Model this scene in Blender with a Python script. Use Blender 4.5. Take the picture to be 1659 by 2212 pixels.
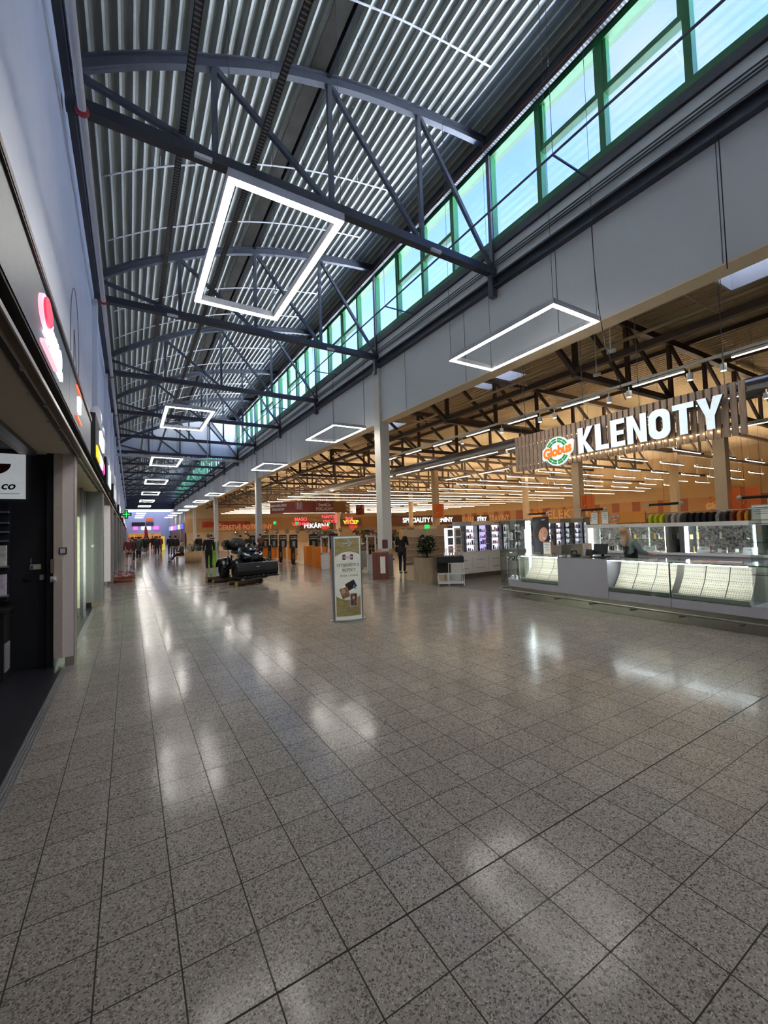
import bpy, bmesh, math, random
from mathutils import Vector, Matrix
R0 = random.Random(7)
PI = math.pi
sc = bpy.context.scene
COL = sc.collection
for o in list(bpy.data.objects): bpy.data.objects.remove(o)

# ------------------------------------------------------------------ camera
H = 1.754
YAW, PIT, ROL, FPX = 0.5454, 0.0407, -0.0308, 906.7
cy_, sy_, cp_, sp_ = math.cos(YAW), math.sin(YAW), math.cos(PIT), math.sin(PIT)
f_ = Vector((sy_*cp_, cy_*cp_, sp_)); r_ = Vector((cy_, -sy_, 0)); u_ = r_.cross(f_)
cr_, sr_ = math.cos(ROL), math.sin(ROL)
RR, UU = r_*cr_ + u_*sr_, u_*cr_ - r_*sr_
cam = bpy.data.cameras.new('camera'); camo = bpy.data.objects.new('camera', cam); COL.objects.link(camo)
camo.matrix_world = Matrix(((RR.x, UU.x, -f_.x, 0), (RR.y, UU.y, -f_.y, 0), (RR.z, UU.z, -f_.z, H), (0, 0, 0, 1)))
cam.sensor_fit = 'HORIZONTAL'; cam.sensor_width = 36; cam.lens = 36*FPX/1659
cam.clip_start = 0.05; cam.clip_end = 500
sc.camera = camo

# ------------------------------------------------------------------ render look
sc.view_settings.view_transform = 'Standard'; sc.view_settings.look = 'None'
sc.view_settings.gamma = 1; sc.view_settings.use_curve_mapping = False
sc.view_settings.exposure = 2.12
try:
    cy = sc.cycles
    cy.use_denoising = True; cy.max_bounces = 7; cy.diffuse_bounces = 4; cy.glossy_bounces = 3
    cy.transmission_bounces = 3; cy.transparent_max_bounces = 14; cy.sample_clamp_indirect = 6
    cy.caustics_reflective = False; cy.caustics_refractive = False; cy.use_light_tree = True
except Exception: pass

# ------------------------------------------------------------------ world: pale spring sky with cloud
W = bpy.data.worlds.new('sky'); sc.world = W; W.use_nodes = True
nt = W.node_tree; nt.nodes.clear()
def N(nt, t, **k):
    n = nt.nodes.new(t)
    for a, b in k.items(): setattr(n, a, b)
    return n
tc = N(nt, 'ShaderNodeTexCoord')
noi = N(nt, 'ShaderNodeTexNoise'); noi.inputs['Scale'].default_value = 3.2; noi.inputs['Detail'].default_value = 3; noi.inputs['Roughness'].default_value = .55
mp = N(nt, 'ShaderNodeMapping'); mp.inputs['Scale'].default_value = (1, 1, 2.2); mp.inputs['Location'].default_value = (.35, .2, .1)
ramp = N(nt, 'ShaderNodeValToRGB'); ramp.color_ramp.elements[0].position = .46; ramp.color_ramp.elements[1].position = .74
sky = N(nt, 'ShaderNodeTexSky'); sky.sky_type = 'NISHITA'; sky.sun_disc = False; sky.sun_elevation = math.radians(48); sky.sun_rotation = math.radians(200)
hsv = N(nt, 'ShaderNodeHueSaturation'); hsv.inputs['Saturation'].default_value = .92
sm = N(nt, 'ShaderNodeMix', data_type='RGBA', blend_type='MULTIPLY'); sm.inputs[0].default_value = 1; sm.inputs[7].default_value = (.12, .143, .22, 1)
mx = N(nt, 'ShaderNodeMix', data_type='RGBA'); mx.inputs[7].default_value = (.215, .25, .325, 1)
bg = N(nt, 'ShaderNodeBackground'); bg.inputs['Strength'].default_value = 1.0
ow = N(nt, 'ShaderNodeOutputWorld'); L = nt.links.new
L(tc.outputs['Generated'], mp.inputs[0]); L(mp.outputs[0], noi.inputs['Vector']); L(noi.outputs['Fac'], ramp.inputs[0])
L(sky.outputs[0], hsv.inputs['Color']); L(hsv.outputs[0], sm.inputs[6]); L(sm.outputs[2], mx.inputs[6]); L(ramp.outputs[0], mx.inputs[0])
L(mx.outputs[2], bg.inputs[0]); L(bg.outputs[0], ow.inputs[0])

sun = bpy.data.lights.new('sun', 'SUN'); sun.energy = 46.0; sun.angle = math.radians(2); sun.color = (.96, .97, 1)
suno = bpy.data.objects.new('sun', sun); COL.objects.link(suno); suno.rotation_euler = Vector((-.62, .15, .77)).to_track_quat('Z', 'Y').to_euler()

# ------------------------------------------------------------------ materials
def S(c):
    c = c.lstrip('#')
    return tuple(((v/12.92) if v <= .04045 else ((v+.055)/1.055)**2.4) for v in (int(c[i:i+2], 16)/255 for i in (0, 2, 4))) + (1,)
MATS = {}
def mat(name, col='#888888', rough=.6, metal=0, emit=0, ecol=None, var=.06, scale=12, bump=0, alpha=None):
    if name in MATS: return MATS[name]
    m = bpy.data.materials.new(name); m.use_nodes = True; MATS[name] = m
    nt = m.node_tree; p = nt.nodes['Principled BSDF']; c = S(col) if isinstance(col, str) else col
    p.inputs['Roughness'].default_value = rough; p.inputs['Metallic'].default_value = metal
    tc = N(nt, 'ShaderNodeTexCoord'); n = N(nt, 'ShaderNodeTexNoise'); n.inputs['Scale'].default_value = scale; n.inputs['Detail'].default_value = 3
    nt.links.new(tc.outputs['Object'], n.inputs['Vector'])
    r = N(nt, 'ShaderNodeValToRGB'); r.color_ramp.elements[0].position = .3; r.color_ramp.elements[1].position = .7
    r.color_ramp.elements[0].color = tuple(v*(1-var) for v in c[:3]) + (1,)
    r.color_ramp.elements[1].color = tuple(min(1, v*(1+var)) for v in c[:3]) + (1,)
    nt.links.new(n.outputs['Fac'], r.inputs[0]); nt.links.new(r.outputs[0], p.inputs['Base Color'])
    if bump:
        b = N(nt, 'ShaderNodeBump'); b.inputs['Strength'].default_value = bump; b.inputs['Distance'].default_value = .01
        nt.links.new(n.outputs['Fac'], b.inputs['Height']); nt.links.new(b.outputs[0], p.inputs['Normal'])
    if emit:
        if emit < 2.2: emit *= .24
        p.inputs['Emission Color'].default_value = S(ecol) if ecol else c; p.inputs['Emission Strength'].default_value = emit
    return m
def glass(name, tint=(.9, 1, .95), refl=1.0):
    m = bpy.data.materials.new(name); m.use_nodes = True; MATS[name] = m
    nt = m.node_tree; nt.nodes.clear(); o = N(nt, 'ShaderNodeOutputMaterial')
    t = N(nt, 'ShaderNodeBsdfTransparent'); t.inputs[0].default_value = tint + (1,)
    g = N(nt, 'ShaderNodeBsdfGlossy'); g.inputs['Roughness'].default_value = .02
    fr = N(nt, 'ShaderNodeFresnel'); fr.inputs[0].default_value = 1.45
    mu = N(nt, 'ShaderNodeMath', operation='MULTIPLY'); mu.inputs[1].default_value = refl
    x = N(nt, 'ShaderNodeMixShader'); nt.links.new(fr.outputs[0], mu.inputs[0]); nt.links.new(mu.outputs[0], x.inputs[0])
    nt.links.new(t.outputs[0], x.inputs[1]); nt.links.new(g.outputs[0], x.inputs[2]); nt.links.new(x.outputs[0], o.inputs[0])
    return m
def wood(name, c1, c2, scale=1.0, axis=2):
    m = mat(name, c1, .55); nt = m.node_tree; p = nt.nodes['Principled BSDF']
    w = N(nt, 'ShaderNodeTexNoise'); w.inputs['Scale'].default_value = 6*scale; w.inputs['Detail'].default_value = 5
    mp = N(nt, 'ShaderNodeMapping'); s = [8, 8, 8]; s[axis] = .6; mp.inputs['Scale'].default_value = s
    tc = N(nt, 'ShaderNodeTexCoord'); r = N(nt, 'ShaderNodeValToRGB'); r.color_ramp.elements[0].position = .35; r.color_ramp.elements[1].position = .65
    r.color_ramp.elements[0].color = S(c1); r.color_ramp.elements[1].color = S(c2)
    k = nt.links.new; k(tc.outputs['Object'], mp.inputs[0]); k(mp.outputs[0], w.inputs['Vector']); k(w.outputs['Fac'], r.inputs[0]); k(r.outputs[0], p.inputs['Base Color'])
    return m
def dots(name, base, dot, scale, size, rough=.6):
    """perforated / spotted sheet: small voronoi dots of another tone"""
    m = mat(name, base, rough); nt = m.node_tree; p = nt.nodes['Principled BSDF']
    v = N(nt, 'ShaderNodeTexVoronoi'); v.inputs['Scale'].default_value = scale; v.inputs['Randomness'].default_value = .2
    tc = N(nt, 'ShaderNodeTexCoord'); r = N(nt, 'ShaderNodeValToRGB'); r.color_ramp.elements[0].position = size; r.color_ramp.elements[1].position = size+.08
    r.color_ramp.elements[0].color = S(dot); r.color_ramp.elements[1].color = S(base)
    k = nt.links.new; k(tc.outputs['Object'], v.inputs['Vector']); k(v.outputs['Distance'], r.inputs[0]); k(r.outputs[0], p.inputs['Base Color'])
    return m

def floor_material():
    m = bpy.data.materials.new('terrazzo_tiles'); m.use_nodes = True; nt = m.node_tree; p = nt.nodes['Principled BSDF']; k = nt.links.new
    tc = N(nt, 'ShaderNodeTexCoord'); sp = N(nt, 'ShaderNodeSeparateXYZ'); k(tc.outputs['Object'], sp.inputs[0])
    def M(op, a, b=None, c=None):
        n = N(nt, 'ShaderNodeMath', operation=op)
        for i, v in enumerate((a, b, c)):
            if v is None: continue
            if isinstance(v, (int, float)): n.inputs[i].default_value = v
            else: k(v, n.inputs[i])
        return n.outputs[0]
    def cell(o, pitch, off): return M('DIVIDE', M('SUBTRACT', o, off), pitch)
    PX, PY = .3, .2964
    OX, OY = -1.4292*.3, 5.5671*.3
    def near(o, pitch, off):       # metres to the nearest joint
        return M('MULTIPLY', M('ABSOLUTE', M('SUBTRACT', M('FRACT', M('ADD', cell(o, pitch, off), .5)), .5)), pitch)
    dx, dy = near(sp.outputs[0], PX, OX), near(sp.outputs[1], PY, OY)
    jx = M('LESS_THAN', dx, .0032); jy = M('LESS_THAN', dy, .0028); j = M('MAXIMUM', jx, jy)
    # wider expansion joints every few tiles
    ex = M('LESS_THAN', near(sp.outputs[0], PX*16, OX+4*PX), .0045); ey = M('LESS_THAN', near(sp.outputs[1], PY*15, OY), .0045)
    e = ey
    # chips
    def chips(scale, pos, w):
        v = N(nt, 'ShaderNodeTexVoronoi'); v.inputs['Scale'].default_value = scale; k(tc.outputs['Object'], v.inputs['Vector'])
        s = N(nt, 'ShaderNodeSeparateColor'); k(v.outputs['Color'], s.inputs[0]); return s.outputs[0], v.outputs['Distance']
    c1, d1 = chips(170, 0, 0); c2, d2 = chips(95, 0, 0)
    r1 = N(nt, 'ShaderNodeValToRGB'); cr = r1.color_ramp; cr.interpolation = 'CONSTANT'
    cr.elements[0].color = S('#5c5752'); cr.elements[1].position = .14; cr.elements[1].color = S('#88817a')
    for pos, c in ((.34, '#8a847c'), (.55, '#979088'), (.72, '#8d867e'), (.88, '#aaa399'), (.95, '#8e7f73')):
        el = cr.elements.new(pos); el.color = S(c)
    k(c1, r1.inputs[0])
    r2 = N(nt, 'ShaderNodeValToRGB'); r2.color_ramp.interpolation = 'CONSTANT'; r2.color_ramp.elements[0].color = (.62, .6, .58, 1); r2.color_ramp.elements[1].position = .12; r2.color_ramp.elements[1].color = (1, 1, 1, 1)
    k(c2, r2.inputs[0])
    mu = N(nt, 'ShaderNodeMix', data_type='RGBA', blend_type='MULTIPLY'); mu.inputs[0].default_value = 1; k(r1.outputs[0], mu.inputs[6]); k(r2.outputs[0], mu.inputs[7])
    # per tile tone
    wn = N(nt, 'ShaderNodeTexWhiteNoise', noise_dimensions='2D'); cb = N(nt, 'ShaderNodeCombineXYZ')
    k(M('FLOOR', cell(sp.outputs[0], PX, OX)), cb.inputs[0]); k(M('FLOOR', cell(sp.outputs[1], PY, OY)), cb.inputs[1]); k(cb.outputs[0], wn.inputs['Vector'])
    tone = M('ADD', M('MULTIPLY', wn.outputs['Value'], .13), .93)
    mt = N(nt, 'ShaderNodeMix', data_type='RGBA', blend_type='MULTIPLY'); mt.inputs[0].default_value = 1; k(mu.outputs[2], mt.inputs[6])
    cc = N(nt, 'ShaderNodeCombineColor'); [k(tone, cc.inputs[i]) for i in range(3)]; k(cc.outputs[0], mt.inputs[7])
    m1 = N(nt, 'ShaderNodeMix', data_type='RGBA'); k(j, m1.inputs[0]); k(mt.outputs[2], m1.inputs[6]); m1.inputs[7].default_value = S('#2a2725')
    m2 = N(nt, 'ShaderNodeMix', data_type='RGBA'); k(e, m2.inputs[0]); k(m1.outputs[2], m2.inputs[6]); m2.inputs[7].default_value = S('#161413')
    k(m2.outputs[2], p.inputs['Base Color'])
    n = N(nt, 'ShaderNodeTexNoise'); n.inputs['Scale'].default_value = 1.3; n.inputs['Detail'].default_value = 4; k(tc.outputs['Object'], n.inputs['Vector'])
    ro = M('ADD', M('MULTIPLY', n.outputs['Fac'], .10), M('ADD', M('MULTIPLY', wn.outputs['Value'], .04), .09))
    k(M('ADD', ro, M('MULTIPLY', M('MAXIMUM', j, e), .4)), p.inputs['Roughness'])
    p.inputs['IOR'].default_value = 1.45; p.inputs['Specular IOR Level'].default_value = .18
    b = N(nt, 'ShaderNodeBump'); b.inputs['Strength'].default_value = .35; b.inputs['Distance'].default_value = .002
    k(M('SUBTRACT', 1.0, M('MAXIMUM', j, e)), b.inputs['Height']); k(b.outputs[0], p.inputs['Normal'])
    return m

white = mat('white_paint', '#c9cbd0', .6, var=.02); wallw = mat('white_plaster', '#dde1ea', .8, var=.03, scale=2)
panelw = mat('grey_white_panel', '#c3c5c9', .7, var=.03, scale=60); cream = mat('cream_soffit', '#d9c4a6', .7, var=.03)
steel_d = mat('dark_steel', '#3a3c44', .5, .2); steel_m = mat('grey_steel_paint', '#4a4e5a', .45, .25); steel_b = mat('brown_steel', '#55463e', .55, .1)
alu = mat('aluminium', '#a6a7ab', .35, .8); chrome = mat('chrome', '#c8c8c8', .15, 1); inox = mat('brushed_steel', '#9d9892', .3, .9)
green_f = mat('green_window_frame', '#1f6236', .5); black = mat('black_plastic', '#0e0e10', .4); blackm = mat('matt_black', '#141416', .7)
rubber = mat('tyre_rubber', '#0b0b0b', .8, bump=.5, scale=60); redp = mat('red_plastic', '#a01d24', .4)
lampw = mat('lamp_diffuser', '#fff9ea', .5, emit=11, ecol='#fffaf0'); ledw = mat('led_strip', '#ffe9c0', .5, emit=6, ecol='#fff0d4')
fill_glow = mat('added_fill_glow', '#ffe9c0', .5, emit=42, ecol='#ffedd0'); caseled = mat('case_led', '#f4fbff', .5, emit=6, ecol='#f0f8ff'); screenlit = mat('lit_white_panel', '#eef0f5', .5, emit=1.3, ecol='#f3f2ff')
glass_w = glass('window_glass', (.93, .97, 1), .12); opal = bpy.data.materials.new('opal_skylight'); opal.use_nodes = True; _n = opal.node_tree; _n.nodes.clear(); _o = N(_n, 'ShaderNodeOutputMaterial'); _t = N(_n, 'ShaderNodeBsdfTranslucent'); _t.inputs[0].default_value = (.17, .18, .2, 1); _n.links.new(_t.outputs[0], _o.inputs[0])
glass_c = glass('case_glass', (.965, .99, .975), .5); glass_edge = mat('green_glass_edge', '#1d4a3a', .1)
greyc = mat('counter_grey', '#a4a2ab', .45, var=.02); whitel = mat('white_laminate', '#d8d2cc', .45, var=.02)
darkfl = mat('dark_shop_floor', '#24242a', .35, scale=5); brownsl = wood('brown_slats', '#86705f', '#a58d79'); oak = wood('oak_board', '#9c7a55', '#c09a70'); greywood = wood('grey_wood', '#8a7761', '#a8947b')
orange = mat('orange_plastic', '#d8781c', .4); orange_w = mat('orange_wall', '#bd9468', .7); red_w = mat('rust_red_print', '#a0614a', .6); tan_w = mat('tan_wall', '#c4a981', .7)
letw = mat('white_lit_letters', '#eef4fa', .4, emit=1.0, ecol='#dff0fa'); deckw = mat('deck_white_flange', '#c6cac8', .5); deckp = dots('deck_perforated_grey', '#8b908d', '#5f6361', 60, .22)
deckt = mat('store_deck', '#c4b08f', .6)

# ------------------------------------------------------------------ mesh helpers
class B:
    def __init__(s): s.v = []; s.f = []; s.mi = []; s.m = 0; s.sm = []
    def add(s, vs, fs, smooth=False):
        b = len(s.v); s.v += [Vector(v) for v in vs]
        for f in fs: s.f.append([b+i for i in f]); s.mi.append(s.m); s.sm.append(smooth)
        return s
    def box(s, x0, x1, y0, y1, z0, z1, rot=None, c=None):
        vs = [Vector((x, y, z)) for x in (x0, x1) for y in (y0, y1) for z in (z0, z1)]
        if rot is not None:
            c = Vector(c) if c is not None else Vector(((x0+x1)/2, (y0+y1)/2, (z0+z1)/2)); q = rot if isinstance(rot, Matrix) else Matrix.Rotation(rot, 3, 'Z')
            vs = [q @ (v-c) + c for v in vs]
        return s.add(vs, [(0, 1, 3, 2), (4, 6, 7, 5), (0, 4, 5, 1), (2, 3, 7, 6), (0, 2, 6, 4), (1, 5, 7, 3)])
    def bar(s, p, q, w, h=None, up=(0, 0, 1)):
        """rectangular bar from p to q, w across, h along up"""
        p, q = Vector(p), Vector(q); h = h or w; d = (q-p).normalized(); up = Vector(up)
        if abs(d.dot(up)) > .98: up = Vector((0, 1, 0))
        a = d.cross(up).normalized(); b = a.cross(d).normalized()
        vs = [e + a*i*w/2 + b*j*h/2 for e in (p, q) for i, j in ((-1, -1), (1, -1), (1, 1), (-1, 1))]
        return s.add(vs, [(0, 1, 2, 3), (7, 6, 5, 4), (0, 4, 5, 1), (1, 5, 6, 2), (2, 6, 7, 3), (3, 7, 4, 0)])
    def tube(s, pts, r, n=8, closed=False):
        pts = [Vector(p) for p in pts]; rs = r if isinstance(r, (list, tuple)) else [r]*len(pts); rings = []; a = None; K = len(pts)
        for i, p in enumerate(pts):
            if closed: d = (pts[(i+1) % K]-pts[i-1]).normalized()
            else: d = (pts[min(i+1, K-1)]-pts[max(i-1, 0)]).normalized()
            if a is None: a = d.orthogonal().normalized()
            a = (a - d*a.dot(d)).normalized() if (a - d*a.dot(d)).length > 1e-4 else d.orthogonal().normalized()
            b = d.cross(a); rings.append([p + (a*math.cos(t) + b*math.sin(t))*rs[i] for t in (2*PI*k/n for k in range(n))])
        fs = [(i*n+k, i*n+(k+1) % n, ((i+1) % K)*n+(k+1) % n, ((i+1) % K)*n+k) for i in range(K if closed else K-1) for k in range(n)]
        s.add([v for g in rings for v in g], fs, True)
        if not closed: s.add(rings[0], [tuple(range(n))[::-1]]); s.add(rings[-1], [tuple(range(n))])
        return s
    def lathe(s, prof, c=(0, 0, 0), n=20, axis='Z'):
        c = Vector(c); K = len(prof); vs = []
        for r, z in prof:
            for k in range(n):
                t = 2*PI*k/n; a, b = r*math.cos(t), r*math.sin(t)
                vs.append(c + (Vector((a, b, z)) if axis == 'Z' else Vector((z, a, b)) if axis == 'X' else Vector((a, z, b))))
        return s.add(vs, [(i*n+k, i*n+(k+1) % n, (i+1)*n+(k+1) % n, (i+1)*n+k) for i in range(K-1) for k in range(n)], True)
    def ball(s, c, r, n=12, m=8):
        rr = r if isinstance(r, (tuple, list)) else (r, r, r); c = Vector(c); vs = []
        for i in range(m+1):
            ph = PI*i/m
            for k in range(n): vs.append(c + Vector((rr[0]*math.sin(ph)*math.cos(2*PI*k/n), rr[1]*math.sin(ph)*math.sin(2*PI*k/n), rr[2]*math.cos(ph))))
        return s.add(vs, [(i*n+k, (i+1)*n+k, (i+1)*n+(k+1) % n, i*n+(k+1) % n) for i in range(m) for k in range(n)], True)
    def prism(s, poly, d0, d1, M=None):
        """poly: 2D points, extruded from d0 to d1 along local third axis; M maps (u,v,w)->world"""
        f = (lambda u, v, w: Vector((u, v, w))) if M is None else M; n = len(poly)
        vs = [f(u, v, d0) for u, v in poly] + [f(u, v, d1) for u, v in poly]
        return s.add(vs, [tuple(range(n))[::-1], tuple(range(n, 2*n))] + [(k, (k+1) % n, n+(k+1) % n, n+k) for k in range(n)])
    def quad(s, *p): return s.add(p, [tuple(range(len(p)))])
    def xf(s, M):
        s.v = [M @ v for v in s.v]; return s
    def build(s, name, m, parent=None, world=True, bevel=0):
        me = bpy.data.meshes.new(name); off = parent.location if (parent is not None and world) else Vector((0, 0, 0))
        if parent is not None and world and parent.parent is not None: off = parent.parent.location + parent.location
        me.from_pydata([tuple(v-off) for v in s.v], [], s.f)
        for mm in (m if isinstance(m, (list, tuple)) else [m]): me.materials.append(mm)
        for i, p in enumerate(me.polygons): p.material_index = s.mi[i]; p.use_smooth = s.sm[i]
        bm = bmesh.new(); bm.from_mesh(me); bmesh.ops.remove_doubles(bm, verts=bm.verts, dist=1e-5)
        bmesh.ops.recalc_face_normals(bm, faces=bm.faces)
        if bevel: bmesh.ops.bevel(bm, geom=[e for e in bm.edges if e.calc_face_angle(0) > .6], offset=bevel, segments=2, affect='EDGES', clamp_overlap=True)
        bm.to_mesh(me); bm.free()
        o = bpy.data.objects.new(name, me); COL.objects.link(o)
        if parent is not None: o.parent = parent
        return o
def tag(o, label=None, cat=None, group=None, kind=None):
    if label: o['label'] = label
    if cat: o['category'] = cat
    if group: o['group'] = group
    if kind: o['kind'] = kind
    return o
def thing(name, label, cat, loc=(0, 0, 0), group=None, rz=0):
    o = bpy.data.objects.new(name, None); COL.objects.link(o); o.location = loc; o.rotation_euler = (0, 0, rz); o.empty_display_size = .1
    return tag(o, label, cat, group)
def struct(b, name, m): return tag(b.build(name, m), kind='structure')
def copy_tree(o, loc=None, rz=None, label=None, group=None, scale=None):
    r = o.copy(); COL.objects.link(r)
    if loc is not None: r.location = loc
    if rz is not None: r.rotation_euler = (0, 0, rz)
    if scale is not None: r.scale = scale
    if label: r['label'] = label
    if group: r['group'] = group
    for ch in list(o.children):
        c = ch.copy(); COL.objects.link(c); c.parent = r
        for g in list(ch.children):
            d = g.copy(); COL.objects.link(d); d.parent = c
    return r
def text(s, size, M, ext=.01, bold=0, m=None, name='lettering', parent=None, world=True, squash=1, spacing=1):
    """lettering as mesh; local x right, y up, z out of the face, mapped through M (4x4)"""
    cu = bpy.data.curves.new('t', 'FONT'); cu.body = s; cu.size = size; cu.extrude = ext; cu.offset = bold; cu.align_x = 'CENTER'; cu.align_y = 'CENTER'; cu.resolution_u = 3; cu.space_character = spacing
    o = bpy.data.objects.new('t', cu); COL.objects.link(o); dg = bpy.context.evaluated_depsgraph_get(); dg.update()
    me = bpy.data.meshes.new_from_object(o.evaluated_get(dg)); bpy.data.objects.remove(o)
    b = B(); b.add([M @ Vector((v.co.x*squash, v.co.y, v.co.z)) for v in me.vertices], [tuple(p.vertices) for p in me.polygons])
    return b.build(name, m or letw, parent, world)
def FY(x, y, z): return Matrix(((1, 0, 0, x), (0, 0, -1, y), (0, 1, 0, z), (0, 0, 0, 1)))          # faces -Y (towards the camera)
def FX(x, y, z): return Matrix(((0, 0, -1, x), (-1, 0, 0, y), (0, 1, 0, z), (0, 0, 0, 1)))         # faces -X (right-hand side of the mall)
def FXP(x, y, z): return Matrix(((0, 0, 1, x), (1, 0, 0, y), (0, 1, 0, z), (0, 0, 0, 1)))          # faces +X (left-hand side)
ORD = ['nearest', 'second', 'third', 'fourth', 'fifth', 'sixth', 'seventh', 'eighth', 'ninth', 'tenth', 'eleventh', 'twelfth', 'thirteenth', 'fourteenth', 'fifteenth', 'sixteenth', 'seventeenth', 'eighteenth', 'nineteenth', 'twentieth']
def ordn(i): return nth(i).replace('nearest', 'first') if i < 20 else '%dth' % (i+1) if (i+1) % 10 not in (1, 2, 3) else '%d%s' % (i+1, {1: 'st', 2: 'nd', 3: 'rd'}[(i+1) % 10])
def nth(i): return ORD[i] if i < len(ORD) else 'distant'

# ================================================================== SETTING
XR, PIT_T, Y0T = 8.0, 5.93, 7.42
fl = B(); fl.quad((-.80, -14, 0), (8.15, -14, 0), (8.15, 112, 0), (-.80, 112, 0)); struct(fl, 'floor', floor_material())
fs = B(); fs.quad((-6, -14, -.002), (-.80, -14, -.002), (-.80, 112, -.002), (-6, 112, -.002)); struct(fs, 'floor', darkfl)
storefl = mat('store_beige_tiles', '#c4b298', .18, var=.05, scale=3)
fj = B(); fj.quad((8.15, -14, -.001), (52, -14, -.001), (52, 10.9, -.001), (8.15, 10.9, -.001)); struct(fj, 'floor', mat('jewellery_grey_floor', '#6d655f', .3, var=.06, scale=30))
fg = B(); fg.quad((8.15, 10.9, -.001), (52, 10.9, -.001), (52, 82, -.001), (8.15, 82, -.001)); struct(fg, 'floor', storefl)
# threshold rails on the left
for y0, y1, lab in ((-6, 7.3, 'first'), (7.75, 13.05, 'second'), (13.8, 18.8, 'third')):
    t = B()
    for k in range(4): t.box(-.80+k*.022, -.785+k*.022, y0, y1, 0, .004)
    struct(t, 'trim_%d' % (1 if y0 < 0 else 2 if y0 < 10 else 3), alu)
hatch = B(); hatch.box(3.5, 4.15, 7.12, 7.42, .0, .003); struct(hatch, 'trim_4', inox)

# --- arched roof
ARCH = [(-.82, 8.82), (-.4, 9.12), (.17, 9.49), (.75, 9.82), (1.29, 10.08), (1.85, 10.36), (2.44, 10.61), (3.0, 10.81), (3.55, 10.98), (4.3, 11.18), (5.0, 11.32), (5.77, 11.45), (6.9, 11.62), (8.02, 11.74)]
def arch(x):
    P = ARCH
    if x <= P[0][0]: i = 0
    elif x >= P[-1][0]: i = len(P)-2
    else: i = max(k for k in range(len(P)-1) if P[k][0] <= x)
    def sl(k):
        k0, k1 = max(k-1, 0), min(k+1, len(P)-1); return (P[k1][1]-P[k0][1])/(P[k1][0]-P[k0][0])
    (xa, za), (xb, zb) = P[i], P[i+1]; h = xb-xa; t = (x-xa)/h; m0, m1 = sl(i)*h, sl(i+1)*h
    return (2*t**3-3*t*t+1)*za + (t**3-2*t*t+t)*m0 + (-2*t**3+3*t*t)*zb + (t**3-t*t)*m1
def arch_pts(n, x0=-.82, x1=8.05, up=0):
    out = []
    for i in range(n+1):
        x = x0+(x1-x0)*i/n; d = .01; tz = (arch(x+d)-arch(x-d))/(2*d); nn = Vector((-tz, 1)).normalized(); out.append((x+nn.x*up, arch(x)+nn.y*up))
    return out
def deck(poly_pts, pitch, depth, flange, y0, y1, b, white_idx=1, grey_idx=0):
    """trapezoidal sheet: ribs run along Y, profile follows poly_pts in XZ"""
    P = [Vector((x, z)) for x, z in poly_pts]; cum = [0]
    for a, c in zip(P, P[1:]): cum.append(cum[-1]+(c-a).length)
    def at(s):
        s = min(max(s, 0), cum[-1]-1e-6); i = max(k for k in range(len(cum)-1) if cum[k] <= s); t = (s-cum[i])/(cum[i+1]-cum[i]); d = (P[i+1]-P[i]).normalized()
        return P[i]+(P[i+1]-P[i])*t, Vector((-d.y, d.x))
    s = 0; prof = []
    while s < cum[-1]:
        for ds, h, w in ((0, 0, True), (flange, 0, False), (flange+.035, depth, False), (pitch-.035, depth, False)):
            p, n = at(s+ds); q = p+n*h; prof.append((q.x, q.y, w))
        s += pitch
    for (xa, za, w), (xb, zb, _) in zip(prof, prof[1:]):
        b.m = white_idx if w else grey_idx
        b.quad((xa, y0, za), (xb, y0, zb), (xb, y1, zb), (xa, y1, za))
cd = B(); deck(arch_pts(60, up=.11), .235, .065, .042, -14, 112, cd); struct(cd, 'ceiling', [deckp, deckw])
cb = B(); pp = arch_pts(40, up=.34)
for (xa, za), (xb, zb) in zip(pp, pp[1:]): cb.quad((xa, -14, za), (xb, -14, zb), (xb, 112, zb), (xa, 112, za))
struct(cb, 'ceiling', mat('roof_backing', '#50504e', .8))
# dark joint strip and ridge purlin
rj = B(); rj.box(3.10, 3.40, -14, 104, 10.93, 10.99, rot=None); struct(rj, 'trim_5', mat('dark_deck_joint', '#4a4842', .7, scale=3, var=.25))
rp = B(); rp.box(3.46, 3.53, -14, 104, 10.92, 11.12); tag(rp.build('roof_purlin', steel_d), 'long dark steel purlin running along the arched roof above the truss nodes', 'purlin')

# --- left wall
wl = B(); wl.box(-.98, -.82, -14, 112, 3.0, 8.72); struct(wl, 'wall_left', wallw)
for i, k in enumerate(range(1, 17)):
    y = Y0T+k*PIT_T-.25; p = B(); p.box(-.82, -.70, y, y+.32, 3.75, 8.05); struct(p, 'trim_%d' % (20+i), wallw)
gt = B(); gt.box(-.84, -.72, -14, 112, 8.58, 8.84); struct(gt, 'trim_6', steel_d)

sun_wall = B(); sun_wall.box(-6.3, -6, -14, 112, 0, 9.4); struct(sun_wall, 'wall_left', wallw)  # unseen outer wall added to block sun from the left shops
sun_slab = B(); sun_slab.box(-6, -.99, -14, 112, 3.06, 3.14); struct(sun_slab, 'ceiling', steel_d)  # slab added over the left shops to keep the sun out

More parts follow.
